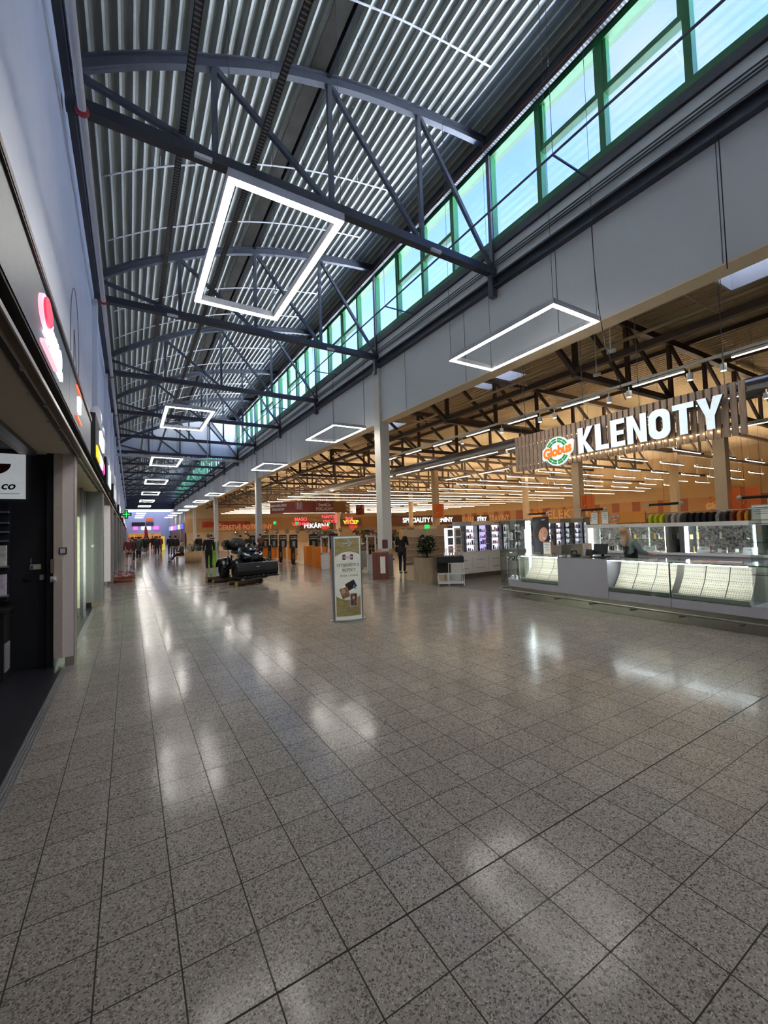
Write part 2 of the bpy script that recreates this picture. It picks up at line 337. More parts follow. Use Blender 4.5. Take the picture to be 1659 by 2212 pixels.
# --- right wall: panel beam, steel, windows
wr = B(); wr.box(8.05, 8.40, -14, 112, 5.76, 7.80)
wr.box(8.05, 8.40, -14, 112, 8.05, 8.74); struct(wr, 'wall_right', panelw)
sj = B()
for k in range(-2, 28):
    y = 2.69+k*2.965; sj.box(8.044, 8.052, y, y+.012, 5.76, 7.80)
struct(sj, 'trim_7', mat('panel_joint', '#55575c', .8))
cs = B(); cs.box(8.03, 8.44, -14, 79, 5.745, 5.775); struct(cs, 'trim_8', cream)
ib = B(); ib.box(7.90, 8.3, -14, 104, 8.01, 8.06); ib.box(7.90, 8.3, -14, 104, 7.77, 7.82); ib.box(8.0, 8.04, -14, 104, 7.8, 8.03); struct(ib, 'trim_9', steel_d)
db = B(); db.box(7.98, 8.4, -14, 104, 8.74, 8.93); struct(db, 'trim_10', steel_d)
tb = B(); tb.box(7.86, 8.02, -14, 104, 11.42, 11.70); struct(tb, 'trim_11', steel_d)
tt = B(); tt.box(8.0, 8.4, -14, 104, 11.38, 12.1); struct(tt, 'wall_right', mat('green_upper', '#1b4a26', .6))
# windows: four lights per bay, the two middle ones with a transom
MP = PIT_T/4; nwin = 0
for k in range(-2, 16):
    y0 = Y0T+(k-1)*PIT_T
    for q in range(4):
        a, c = y0+q*MP, y0+(q+1)*MP; nwin += 1
        if c < -4: continue
        fr = B(); w = .06; z0, z1 = 8.93, 11.38
        fr.box(8.0, 8.18, a, a+w, z0, z1); fr.box(8.0, 8.18, c-w, c, z0, z1); fr.box(8.0, 8.18, a+w, c-w, z0, z0+.16); fr.box(8.0, 8.18, a+w, c-w, z1-.12, z1)
        if q in (1, 2):
            fr.box(8.02, 8.18, a+w, c-w, 10.2, 10.32); fr.box(8.04, 8.16, a+w, a+w+.07, 10.32, z1-.12); fr.box(8.04, 8.16, c-w-.07, c-w, 10.32, z1-.12)
        o = struct(fr, 'window_%d' % nwin, green_f)
        g = B(); g.box(8.11, 8.12, a+w, c-w, z0+.1, z1-.1); g.build('window_pane', glass_w, o)
# end posts on the wall line and steel column heads
for k in range(-1, 16):
    y = Y0T+k*PIT_T
    p = B(); p.box(7.93, 8.0, y-.05, y+.05, 8.1, 11.6); p.box(7.86, 8.02, y-.07, y+.07, 7.55, 8.25)
    struct(p, 'trim_%d' % (50+k), steel_m)

# --- far end of the mall
we = B(); we.box(-6, 20, 110, 110.3, 0, 12); struct(we, 'wall_far', mat('pale_blue_wall', '#a9b2d6', .8, var=.04))
wm = B(); wm.box(-.8, 8.3, 100, 110, 7.35, 7.45); struct(wm, 'ceiling', mat('far_glow_ceiling', '#e8ebf2', .6, emit=1.6, ecol='#f0f4ff'))  # glow in the material stands in for bright light on this ceiling
wu = B(); wu.box(-.8, 8.3, 99.8, 100, 7.35, 12); struct(wu, 'wall_far', steel_d)
wb = B(); wb.box(-6, 52, -14.3, -14, 0, 12.3); struct(wb, 'wall_sky_block', panelw)  # unseen wall added behind the camera to shut out sky light
# white gable above the sixth truss
YG = Y0T+5*PIT_T+.12
g = B(); ap = arch_pts(30, up=.16); poly = [(-.82, 8.32)]+ap+[(8.0, 8.32)]
g.prism(poly, YG, YG+.12, lambda u, v, w: Vector((u, w, v))); struct(g, 'wall_far', wallw)

# --- hypermarket shell
sd = B(); hx0, hx1 = 14.3, 15.4
HOLES = [(2.8, 5.0), (12.6, 14.9), (22.3, 24.6)]
def sdeck(x0, x1, y0, y1): deck([(x0, 8.62), (x1, 8.62)], .25, .09, .06, y0, y1, sd, 0, 0)
sdeck(8.4, 14.3, -14, 82); sdeck(15.4, 52, -14, 82)
ys = [-14]+[v for h in HOLES for v in h]+[82]
for a, c in zip(ys[::2], ys[1::2]): sdeck(14.3, 15.4, a, c)
struct(sd, 'ceiling', deckt)
sb = B()
for x0, x1 in ((8.4, 14.3), (15.4, 52)): sb.quad((x0, -14, 8.8), (x1, -14, 8.8), (x1, 82, 8.8), (x0, 82, 8.8))
for a, c in zip(ys[::2], ys[1::2]): sb.quad((14.3, a, 8.8), (15.4, a, 8.8), (15.4, c, 8.8), (14.3, c, 8.8))
struct(sb, 'ceiling', deckt)
sr = B(); sr.quad((8.45, -14, 8.86), (14.2, -14, 8.86), (14.2, 82, 8.86), (8.45, 82, 8.86)); sr.quad((15.5, -14, 8.86), (52, -14, 8.86), (52, 82, 8.86), (15.5, 82, 8.86)); struct(sr, 'ceiling', mat('bounce_roof_white', '#e4e6e8', .8))  # unseen outer sheet added to bounce sun up through the mall windows
for i, (a, c) in enumerate(HOLES):
    f = B(); f.box(14.24, 14.3, a, c, 8.55, 9.3); f.box(15.4, 15.46, a, c, 8.55, 9.3); f.box(14.24, 15.46, a-.06, a, 8.55, 9.3); f.box(14.24, 15.46, c, c+.06, 8.55, 9.3)
    o = struct(f, 'window_%d' % (90+i), white); g = B(); g.box(14.3, 15.4, a, c, 9.22, 9.23); g.build('window_pane', opal, o)
XW, YW = 50.0, 79.0
gc = B(); gc.box(-1.0, -.7, -14, 112, 8.72, 9.4); struct(gc, 'trim_16', steel_d)  # cap added to stop sun leaking in over the left wall
w1 = B(); w1.box(XW, XW+.2, -14, 82, 0, 8.8); struct(w1, 'wall_store_right', tan_w)
w2 = B(); w2.box(8.2, XW, YW, YW+.2, 0, 8.8); struct(w2, 'wall_store_far', mat('store_cream_wall', '#cdb595', .7))
w2b = B(); w2b.box(8.05, XW, YW-.06, YW, 2.15, 4.6); struct(w2b, 'trim_12', orange_w)
w3 = B(); w3.box(8.05, 8.3, 79, 112, 3.9, 5.76); struct(w3, 'wall_right', mat('mall_shop_header', '#9fa0aa', .7))
w1b = B(); w1b.box(XW-.06, XW, -4, 78, 2.2, 3.98); struct(w1b, 'trim_13', orange_w)
w1c = B(); w1c.box(XW-.3, XW, -4, 78, 0, 2.15); struct(w1c, 'trim_14', mat('store_white_wallshelf', '#c8bcae', .6, var=.2, scale=3))
pn = B(); R1 = random.Random(3)
for k in range(34):
    y = -3+k*2.4; pn.box(XW-.075, XW-.06, y, y+R1.choice((.5, .9, 1.3)), 2.2, 3.98)
struct(pn, 'trim_15', red_w)

# ================================================================== STRUCTURE THINGS
# --- roof trusses of the mall
def roof_truss(k):
    y = Y0T+k*PIT_T; lab = 'dark grey arched roof truss across the mall, %s from the camera' % nth(k)
    if k < 0: lab = 'dark grey arched roof truss just above the camera'
    t = thing('roof_truss', lab, 'truss', (0, y, 8.2), 'arched roof trusses')
    b = B(); ap = arch_pts(36); 
    for (xa, za), (xb, zb) in zip(ap, ap[1:]):
        for dz, w, h in ((0, .13, .03), (-.20, .13, .03), (-.10, .03, .2)):
            b.bar((xa, y, za+dz), (xb, y, zb+dz), w, h, up=(0, 0, 1))
    b.build('top_chord', steel_m, t)
    b = B(); b.box(-.78, 8.02, y-.085, y+.085, 8.12, 8.30); b.build('bottom_chord', steel_d, t)
    for x in (1.3, 3.5, 5.74):
        b = B(); b.box(x-.045, x+.045, y-.045, y+.045, 8.28, arch(x)-.18); b.build('strut', steel_m, t)
    for (xa, za, xb, zb) in ((-.75, 8.72, 1.2, 8.3), (1.34, arch(1.3)-.2, 3.4, 8.3), (3.56, arch(3.5)-.2, 5.66, 8.3), (5.8, arch(5.74)-.2, 7.95, 8.3)):
        b = B(); b.bar((xa, y, za), (xb, y, zb), .08, .09); b.build('diagonal', steel_m, t)
for k in range(-1, 16): roof_truss(k)

# --- thin white sprinkler branches curved under the deck, three per bay
n = 0
for k in range(-1, 6):
    for q in (.36, .72):
        y = Y0T+(k+q)*PIT_T+.2; b = B(); b.tube([(x, y, z) for x, z in arch_pts(24, -.5, 6.6, up=-.10)], .018, 6)
        for x in (.6, 3.0, 5.4): b.tube([(x, y, arch(x)-.1), (x, y, arch(x)+.12)], .006, 5)
        n += 1; tag(b.build('sprinkler_branch', white), 'thin white curved sprinkler pipe under the arched roof, %s from the camera' % nth(n), 'pipe', 'curved sprinkler branches')
mp_ = thing('sprinkler_main', 'thick white sprinkler main with red couplings along the left wall', 'pipe', (-.56, 0, 7.98))
b = B(); b.tube([(-.56, y, 7.98) for y in (-10, 20, 60, 100)], .055, 12); b.build('pipe', white, mp_)
for y in (7.2, 13.0, 19.0, 25, 31): 
    b = B(); b.lathe([(.05, -.04), (.085, -.035), (.085, .035), (.05, .04)], (-.56, y, 7.98), 12, 'Y'); b.build('coupling', redp, mp_)
b = B(); b.tube([(-.8, 35.0, 7.6), (8.04, 35.0, 7.6)], .09, 12); tag(b.build('cross_pipe', white), 'white pipe crossing the mall below the white gable', 'pipe')
# cable trays
slotted = mat('slotted_steel', '#2c2e33', .5); _n = slotted.node_tree; _w = N(_n, 'ShaderNodeTexWave', bands_direction='Y'); _w.inputs['Scale'].default_value = 4.6
_t = N(_n, 'ShaderNodeTexCoord'); _r = N(_n, 'ShaderNodeValToRGB'); _r.color_ramp.interpolation = 'CONSTANT'; _r.color_ramp.elements[0].color = S('#2a2c31'); _r.color_ramp.elements[1].position = .72; _r.color_ramp.elements[1].color = S('#76787c')
_n.links.new(_t.outputs['Object'], _w.inputs['Vector']); _n.links.new(_w.outputs['Fac'], _r.inputs[0]); _n.links.new(_r.outputs[0], _n.nodes['Principled BSDF'].inputs['Base Color'])
def tray(x, z, y0, y1, lab, w=.10):
    t = thing('cable_tray', lab, 'cable tray', (x, y0, z))
    b = B(); b.box(x-w/2, x-w/2+.008, y0, y1, z, z+.05); b.box(x+w/2-.008, x+w/2, y0, y1, z, z+.05); b.build('side_rail', steel_m, t)
    b = B(); b.box(x-w/2, x+w/2, y0, y1, z, z+.004); b.build('perforated_floor', slotted, t)
    return t
tray(.78, 8.42, -6, 60, 'perforated grey cable tray along the left third of the trusses')
tray(1.96, 8.42, -6, 60, 'perforated grey cable tray along the middle of the trusses')
tray(7.84, 11.30, -6, 90, 'perforated dark cable tray along the top of the windows')
b = B(); b.tube([(7.82, y, 11.42+.02*(i % 2)) for i, y in enumerate(range(-6, 80, 2))], .02, 6); tag(b.build('copper_pipe', mat('copper', '#8a4a35', .4, .6)), 'thin copper pipe along the top of the windows', 'pipe')
b = B(); b.bar((6.75, -4, 8.6), (6.75, 34, 8.6), .03, .03); 
for y in (4.7, 10.7, 16.6, 22.5): b.bar((6.75, y, 8.6), (7.9, y, 8.62+.0), .03, .03); b.tube([(6.75, y, 8.6), (6.75, y, arch(6.75)-.05)], .006, 5)
tag(b.build('conduit_rail', steel_m), 'slim dark conduit rail crossing in front of the windows', 'rail')
for z in (8.40, 8.34, 8.47):
    nm_ = {8.40: 'middle', 8.34: 'lowest', 8.47: 'highest'}[z]
    b = B(); b.tube([(7.99, y, z) for y in (-6, 30, 70)], .016, 6); tag(b.build('wall_conduit', steel_m), 'thin dark conduit on the pale strip beneath the windows, %s of three' % nm_, 'pipe', 'conduits beneath the windows')
for (x, y, r) in ((5.3, 4.8, 0), (4.9, 15.8, 0)):
    b = B(); b.ball((x, y, arch(x)-.16), .05); b.tube([(x, y-.5, arch(x)-.05), (x, y, arch(x)-.14), (x, y+.5, arch(x)-.05)], .008, 5); tag(b.build('ceiling_sensor', white), 'small white ball sensor hanging from the deck, %s one' % ('nearer' if y < 8 else 'farther'), 'sensor')
for i, (y, ch) in enumerate(((7.3, 1), (13.2, 2))):
    for x in (.95, 5.9):
        b = B(); b.box(x, x+.28, y-.03, y+.03, 8.06, 8.12); tag(b.build('emergency_light', white), 'small white emergency light under the %s truss, %s end' % (nth(i), 'left' if x < 3 else 'right'), 'light')
# hooks beside the ridge
n = 0
for k in range(-2, 30):
    y = 2.6+k*1.0; n += 1
    b = B(); b.tube([(3.75, y, 11.06), (3.77, y, 10.98), (3.84, y+.03, 10.95)], .012, 5)
    tag(b.build('deck_clip', steel_m), 'small steel clip hanging beside the ridge purlin, %s from the camera' % ordn(n-1), 'clip', 'clips beside the ridge purlin')

# --- columns along the store front
for k in range(0, 5):
    y = 13.18+k*17.79
    t = thing('column', 'pale concrete column along the supermarket front, %s from the camera' % nth(k), 'column', (8.12, y, 0), 'columns along the supermarket front')
    b = B(); b.box(7.93, 8.31, y, y+.42, 1.0, 7.75); b.build('shaft', panelw if k else mat('column_paint', '#c3bfb8', .7, var=.02), t)
    b = B(); b.box(7.92, 8.32, y-.01, y+.43, 0, .82); b.build('base_cladding', mat('grey_base', '#6e6964', .6), t)
    b = B(); b.box(7.91, 8.33, y-.02, y+.44, .82, 1.02); b.build('wood_band', oak, t)
for i, (x, y) in enumerate(((20.1, 7.2), (19.9, 13.33), (19.9, 25.2), (30, 25.2), (30, 13.33), (30, 43), (20, 43))):
    b = B(); b.box(x-.2, x+.2, y-.2, y+.2, 0, 6.09); tag(b.build('column', cream), 'cream square column inside the supermarket, %s' % ('with the clothing sign' if i == 0 else 'beyond the showcases' if i == 1 else 'with an orange cube above the shampoo aisle' if i == 2 else 'in the deeper aisles, number by distance %s' % nth(i)), 'column', 'columns inside the supermarket')

# --- supermarket trusses (brown) along X
def store_truss(k):
    y = Y0T+k*PIT_T+.1; lab = 'dark brown steel truss inside the supermarket, %s from the camera' % nth(k)
    if k < 0: lab = 'dark brown steel truss inside the supermarket, level with the camera'
    t = thing('store_truss', lab, 'truss', (8.4, y, 6.2), 'brown trusses of the supermarket')
    b = B(); b.box(8.42, 49.9, y-.11, y+.11, 8.22, 8.44); b.build('top_chord', steel_b, t)
    b = B(); b.box(11.3, 49.9, y-.09, y+.09, 6.1, 6.28); b.build('bottom_chord', steel_b, t)
    X = 11.4; i = 0
    b = B(); b.bar((8.6, y, 8.25), (X, y, 6.2), .12, .14); b.build('diagonal', steel_b, t)
    while X < 38:
        b = B(); b.box(X-.07, X+.07, y-.06, y+.06, 6.2, 8.3); b.build('post', steel_b, t)
        b = B(); b.bar((X+.1, y, 8.25), (X+2.75, y, 6.25), .1, .12); b.build('diagonal', steel_b, t); X += 2.85
for k in range(-1, 12): store_truss(k)
for x in (11.4, 19.9):
    b = B(); b.box(x-.08, x+.08, -8, 78, 6.2, 6.36); tag(b.build('tie_beam', steel_b), 'long dark brown tie beam linking the supermarket trusses, %s row' % ('nearer' if x < 12 else 'farther'), 'beam')
for x in (9.7, 12.6, 16.9, 18.4, 22):
    b = B(); b.box(x-.06, x+.06, -8, 78, 8.44, 8.60); tag(b.build('store_purlin', steel_b), 'dark purlin beneath the supermarket deck, %s from the mall' % {9.7: 'first', 12.6: 'second', 16.9: 'third', 18.4: 'fourth', 22: 'fifth'}[x], 'purlin', 'purlins under the supermarket deck')
b = B(); b.tube([(15.5, y, 5.55) for y in (-8, 20, 60)], .28, 18); tag(b.build('ventilation_duct', alu), 'round grey ventilation duct running behind the slatted sign', 'duct')
b = B(); b.tube([(12.5, y, 7.1) for y in (-8, 20, 60)], .05, 8); tag(b.build('store_sprinkler_main', cream), 'cream sprinkler main beneath the supermarket deck', 'pipe')
for i, y in enumerate((4.4, 10.3, 16.2)):
    b = B(); b.tube([(9.0, y, 6.9), (13.6, y, 6.9)], .025, 6)
    for x in (9.6, 11, 12.9): b.tube([(x, y, 6.9), (x, y, 8.5)], .008, 4)
    tag(b.build('store_sprinkler_branch', cream), 'thin cream sprinkler branch inside the supermarket, %s from the camera' % nth(i), 'pipe')

# ================================================================== LAMPS
def frame_lamp(x0, x1, y0, y1, z, lab, grp, wires):
    cx, cy = (x0+x1)/2, (y0+y1)/2
    t = thing('frame_lamp', lab, 'ceiling lamp', (cx, cy, z), grp)
    w = .085; b = B()
    for a, c, d, e in ((x0, x1, y0, y0+w), (x0, x1, y1-w, y1), (x0, x0+w, y0+w, y1-w), (x1-w, x1, y0+w, y1-w)): b.box(a, c, d, e, z+.012, z+.11)
    b.build('housing', mat('lamp_housing', '#b5b6bb', .4, .3), t)
    w2 = .006; b = B()
    for a, c, d, e in ((x0+w2, x1-w2, y0+w2, y0+w-w2), (x0+w2, x1-w2, y1-w+w2, y1-w2), (x0+w2, x0+w-w2, y0+w-w2, y1-w+w2), (x1-w+w2, x1-w2, y0+w-w2, y1-w+w2)): b.box(a, c, d, e, z, z+.012)
    b.build('diffuser', lampw, t)
    for (x, y) in ((x0+.03, y0+.03), (x1-.03, y0+.03), (x0+.03, y1-.03), (x1-.03, y1-.03)):
        b = B(); b.tube([(x, y, z+.11), (x, y, wires(x))], .004, 4); b.build('suspension_wire', steel_m, t)
    return t
ZL = 5.47
for k in range(-1, 11):
    y = 4.40+k*9.0
    frame_lamp(.90, 2.24, y, y+2.72, ZL, 'glowing rectangular frame lamp in the row on the left, %s' % (('%s from the camera' % nth(k)) if k >= 0 else 'overhead'), 'frame lamps hanging in the left row', lambda x: arch(x)+.12)
    frame_lamp(6.15, 7.47, y, y+2.72, ZL, 'glowing rectangular frame lamp in the row before the right wall, %s' % (('%s from the camera' % nth(k)) if k >= 0 else 'overhead'), 'frame lamps hanging in the right row', lambda x: arch(x)+.12)
# long led lines of the supermarket
ln = [0]
def led(p, q, lab, grp, wires=True):
    p, q = Vector(p), Vector(q); t = thing('linear_lamp', lab, 'ceiling lamp', tuple(p), grp)
    b = B(); b.bar(p+Vector((0, 0, .03)), q+Vector((0, 0, .03)), .06, .05)
    if wires:
        for oy in (-.031, .031): b.bar(p+Vector((0, oy, .055)), q+Vector((0, oy, .055)), .006, .06)  # lips added to hide the upper glowing strip from below
    b.build('housing', mat('led_housing', '#b8b4ae', .5), t)
    b = B(); b.bar(p, q, .04, .006 if wires else .012); b.build('diffuser', ledw, t)
    if wires: b = B(); b.bar(p+Vector((0, 0, .062)), q+Vector((0, 0, .062)), .035, .008); b.build('added_fill_strip', fill_glow, t)  # hidden glowing strip added on top to brighten the store ceiling
    if wires:
        for f in (.12, .88):
            m_ = p.lerp(q, f); b = B(); b.tube([m_+Vector((0, 0, .05)), (m_.x, m_.y, 8.61)], .004, 4); b.build('suspension_wire', steel_m, t)
    return t
def lab_(lab, i): return 'warm linear lamp on the track above the %s, %s from the camera end' % (lab, nth(i).replace('nearest', 'first'))
def segs(x, lab, grp, y0, y1, L_, gap):
    y = y0; i = 0
    t0 = B(); t0.bar((x, y0, 5.11), (x, y1, 5.11), .06, .06); [t0.tube([(x, yy, 5.1), (x, yy, 8.61)], .005, 4) for yy in (y0+.5, (y0+y1)/2, y1-.5)]; tag(t0.build('lamp_track', mat('led_housing', '#b8b4ae', .5)), 'long pale lamp track above the %s' % lab, 'track')
    while y < y1: 
        led((x, y, 5.0), (x, min(y+L_, y1), 5.0), lab_(lab, i), grp, False); y += L_+gap; i += 1
segs(10.42, 'jewellery counter', 'lamps on the nearest track', .4, 17, 1.1, .85)
segs(13.9, 'jewellery wall case', 'lamps on the second track', 1.5, 22, 2.4, .5)
segs(18.65, 'cosmetics shelves', 'lamps on the third track', 4, 23, 2.4, .8)
for i in range(15):
    y = 24.3+i*3.3; x0 = 21.3 if i < 2 else 17.2 if i < 3 else 12.5
    for a, c in ((x0, 33.5), (34.3, 48)):
        led((a, y, 5.0), (c, y, 5.0), 'warm linear lamp across the supermarket, %s row, %s half' % (nth(i), 'left' if a < 30 else 'right'), 'linear lamps in rows across the supermarket')
for i in range(6):      # shorter dashes nearer
    y = 9.5+i*2.5
    for j, a in enumerate((21.5, 25.6, 29.7, 33.8, 37.9, 42)):
        led((a, y, 5.0), (a+2.7, y, 5.0), 'short warm linear lamp over the clothing side, %s row, %s from the left' % (ordn(i), ordn(j)), 'short linear lamps over the clothing side')
# round spot heads along the near track
sp = None
for i, (x, y) in enumerate([(10.42, v) for v in (1.9, 2.35, 3.6, 4.2, 5.5, 6.0, 7.6, 8.1, 9.6, 11.5)]+[(13.9, 3.95), (13.9, 6.85), (13.9, 12.6), (18.65, 9.2), (18.65, 13.2)]):
    lab = 'white cylindrical spotlight hanging from the %s lamp track, %s from the right' % ('nearest' if x < 11 else 'second' if x < 15 else 'third', ordn(i if i < 10 else i-10 if i < 13 else i-13))
    if sp is None:
        sp = thing('spotlight', lab, 'spotlight', (x, y, 4.97), 'spotlights on the lamp tracks')
        b = B(); b.lathe([(.0, 0), (.055, 0), (.06, -.02), (.06, -.15), (.0, -.15)], (x, y, 4.93), 14); b.build('body', white, sp)
        b = B(); b.lathe([(.0, -.151), (.045, -.151)], (x, y, 4.93), 14); b.build('lens', ledw, sp)
        b = B(); b.tube([(x, y, 4.93), (x, y, 5.03)], .015, 6); b.build('stem', white, sp)
    else: copy_tree(sp, (x, y, 4.97), label=lab)

# ================================================================== LEFT SHOPS
pierw = mat('pier_white', '#dcd2cc', .6, var=.02); pierg = mat('pier_grey_green', '#7b7b7b', .6, var=.02); soff = mat('soffit_beige', '#cbbda8', .7, var=.02)
def pier(y0, y1, x0, x1, m, lab, top=2.95):
    t = thing('pier', lab, 'pier', ((x0+x1)/2, y0, 0))
    b = B(); b.box(x0, x1, y0, y1, .12, top); b.build('cladding', m, t); b = B(); b.box(x0+.12, x1+.01, y0-.01, y1, 0, .12); b.build('skirting', mat('pier_skirting', '#8b8276', .5), t); return t
p = pier(7.35, 7.72, -.895, -.68, pierw, 'white pier between the dark shop and the glazed shop on the left')
b = B(); b.box(-.682, -.668, 7.36, 7.7, .12, 2.95); b.build('corner_strip', mat('taupe_strip', '#8f8485', .5), p)
b = B(); b.box(-.90, -.80, 7.33, 7.35, .12, 2.95); b.build('edge_trim', mat('beige_edge', '#b5a79b', .5), p)
p = pier(13.1, 13.75, -.96, -.60, pierg, 'grey green pier with a round lock beyond the glazed shop'); b = B(); b.lathe([(0, -.02), (.035, -.02), (.045, 0)], (-.8, 13.1, 1.55), 14, 'Y'); b.build('lock', white, p)
pier(18.8, 19.1, -.85, -.63, mat('glow_white_pier', '#e6ded6', .6, emit=.25), 'narrow white pier beyond the grey green pier')  # faint glow in the material stands in for light on the pier
for i in range(14):
    y = 19.25+5.93*(i); pier(y, y+.9, -.85, -.56, pierg, 'grey pier between the far shops on the left, %s after the white one' % nth(i) )
# shop fronts behind the piers
b = B(); b.box(-1.1, -1.06, 24, 110, 0, 2.95); struct(b, 'wall_shopfronts', mat('dim_shopfront', '#4c4a48', .4, var=.4, scale=.6))
for i in range(12):
    y = 20.6+5.93*i; b = B(); b.box(-1.05, -.98, y, y+3.6, .3, 2.5); tag(b.build('shop_window', mat('lit_shopfront', '#d9d2c0', .3, emit=.5, var=.3, scale=2)), 'pale lit shop window on the left side, %s beyond the grey green pier' % nth(i), 'shop window')
# header bands
k_ = [('soffit_panel', -1.3, -.70, 2.95, 2.99, soff), ('brown_band', -.69, -.637, 2.965, 3.0, mat('brown_ledge_dark', '#3d322c', .6)), ('brown_band', -.622, -.565, 2.965, 3.0, mat('brown_ledge', '#715b4b', .6))]
for n_, (nm, x0, x1, z0, z1, m) in enumerate(k_):
    b = B(); b.box(x0, x1, -8, 105, z0, z1); struct(b, 'trim_%d' % (100+n_), m)
for n_, x in enumerate((-.695, -.63, -.56)):
    b = B(); b.box(x-.006, x+.006, -8, 105, 2.945, 2.98); struct(b, 'trim_%d' % (110+n_), mat('ledge_rail', '#b9b2a4', .4, .4))
b = B(); b.box(-.82, -.54, -8, 105, 3.08, 3.12); b.box(-.72, -.70, -8, 105, 3.0, 3.7); struct(b, 'trim_120', mat('recess_shade', '#17130f', .8))  # near-black boards paint the shade inside the recess
n = 0
for i in range(16):
    for x in (-.695, -.63):
        y = 3.4+i*.95+(.3 if x > -.65 else 0); b = B(); b.box(x-.012, x+.012, y, y+.05, 2.93, 2.945); tag(b.build('rail_clip', mat('ledge_rail', '#b9b2a4', .4, .4)), 'small metal clip on the %s rail beneath the left fascia, %s from the camera' % ('inner' if x < -.65 else 'outer', ordn(i)), 'clip', 'clips beneath the left fascia')
# fascia
fa = thing('shop_fascia', 'long dark slate fascia board above the nearest shops on the left', 'fascia', (-.56, 0, 3.1))
b = B(); b.box(-.62, -.54, -6, 5.5, 3.10, 3.66); b.box(-.62, -.54, 5.51, 8.3, 3.10, 3.66); b.build('board', mat('slate_board', '#4d535d', .45, var=.05), fa)
b = B(); b.box(-.64, -.52, -6, 8.3, 3.665, 3.71); b.build('brown_cap', mat('brown_cap', '#4a3530', .5), fa)
b = B(); b.box(-.56, -.525, -6, 8.3, 3.652, 3.664); b.build('lower_cap', black, fa)
# red and white lit sign
m1 = mat('red_lit_face', '#e23a55', .4, emit=.9, ecol='#ff3b58'); m2 = mat('white_lit_face', '#eef2ff', .4, emit=1.6, ecol='#e6ecff'); m2p = mat('pink_lit_edge', '#ffc8d2', .4, emit=1.3, ecol='#ffb4c4')
t = thing('lit_logo_sign', 'lit sign with a red disc and white letter block on the slate fascia', 'sign', (-.53, 4.9, 3.35))
FQ = lambda u, v, w: Vector((w, u, v))
b = B(); b.prism([(3.89+.17*math.cos(a), 3.43+.10*math.sin(a)) for a in [2*PI*k/28 for k in range(28)]], -.54, -.50, FQ); b.build('red_disc', m1, t)
b = B(); b.prism([(3.87+.19*math.cos(a), 3.43+.112*math.sin(a)) for a in [2*PI*k/28 for k in range(28)]], -.54, -.515, FQ); b.build('disc_rim', m2p, t)
b = B(); b.prism([(3.84, 3.27), (3.94, 3.27), (4.08, 3.42), (4.02, 3.34), (3.94, 3.345), (3.90, 3.32)], -.54, -.50, FQ); b.build('white_tail', m2, t)
text('Pomo', .30, FXP(-.53, 4.36, 3.37), .012, .02, m2, 'lettering', t); text('doro', .15, FXP(-.53, 4.62, 3.24), .012, .008, m2, 'lettering', t)
b = B(); b.box(-.54, -.51, 3.75, 4.4, 3.165, 3.19); b.build('underline', m2p, t)
t = thing('lit_glyph_sign', 'small white lit word between two orange strokes on the slate fascia', 'sign', (-.53, 6.3, 3.4))
text('Sf', .26, FXP(-.54, 6.3, 3.38), .03, .012, m2, 'lettering', t)
for i, z in enumerate((3.2, 3.56)): b = B(); b.box(-.54, -.52, 6.05, 6.6, z, z+.015); b.build('orange_stroke', mat('orange_lit', '#ff6a3a', .4, emit=1), t)
b = B(); b.box(-.54, -.52, 2.0, 2.58, 3.2, 3.46); tag(b.build('lit_orange_sign', mat('orange_lit2', '#f2714c', .4, emit=.9), bevel=.03), 'rounded orange lit sign cut by the left edge of the view', 'sign')
# louvre stretch and projecting sign boxes
lv = thing('louvre_panel', 'brown horizontal louvres behind the projecting signs on the left', 'louvre', (-.6, 9.4, 3.1))
for i in range(6): b = B(); b.box(-.66, -.6, 8.35, 24, 3.14+i*.1, 3.19+i*.1); b.build('slat', mat('brown_louvre', '#6a5546', .5), lv)
def boxsign(y0, y1, z0, z1, lab, parts, x1=-.48):
    t = thing('sign_box', lab, 'sign', (x1, y0, z0)); b = B(); b.box(-.60, x1-.01, y0, y1, z0, z1); b.build('casing', blackm, t)
    for (a, c, d, e, m) in parts: b = B(); b.box(x1-.01, x1+.012, a, c, d, e); b.build('lit_panel', m, t)
    return t
ylw = mat('yellow_lit', '#ffd21a', .4, emit=1.0); mag = mat('magenta_lit', '#ff1fa8', .4, emit=1.0); teal = mat('cyan_white_lit', '#cfe9ee', .4, emit=1.0)
s_ = boxsign(8.6, 11.3, 3.12, 3.9, 'black projecting sign with a yellow, white and magenta lit strip', [(8.7, 9.6, 3.16, 3.36, ylw), (9.6, 10.5, 3.16, 3.36, m2), (10.5, 11.2, 3.16, 3.36, mag)])
text('RELAX', .34, FXP(-.46, 9.9, 3.62), .02, .01, m2, 'lettering', s_)
s_ = boxsign(12.6, 15.0, 3.12, 3.8, 'black projecting sign with a pale green and violet lit face, beyond the magenta strip', [(13.4, 14.9, 3.18, 3.7, teal)])
boxsign(18.0, 20.5, 3.12, 3.7, 'pale lit sign box beyond the two black projecting signs', [(18.1, 20.4, 3.17, 3.65, mat('pale_blue_lit', '#c9d6dc', .4, emit=.5))])
for i in range(9):
    y = 28+i*7.0; boxsign(y, y+2, 3.15, 3.6, 'small lit sign box on the far left fascia, %s along' % nth(i), [(y+.1, y+1.9, 3.2, 3.55, (m2, teal, m1)[i % 3])])
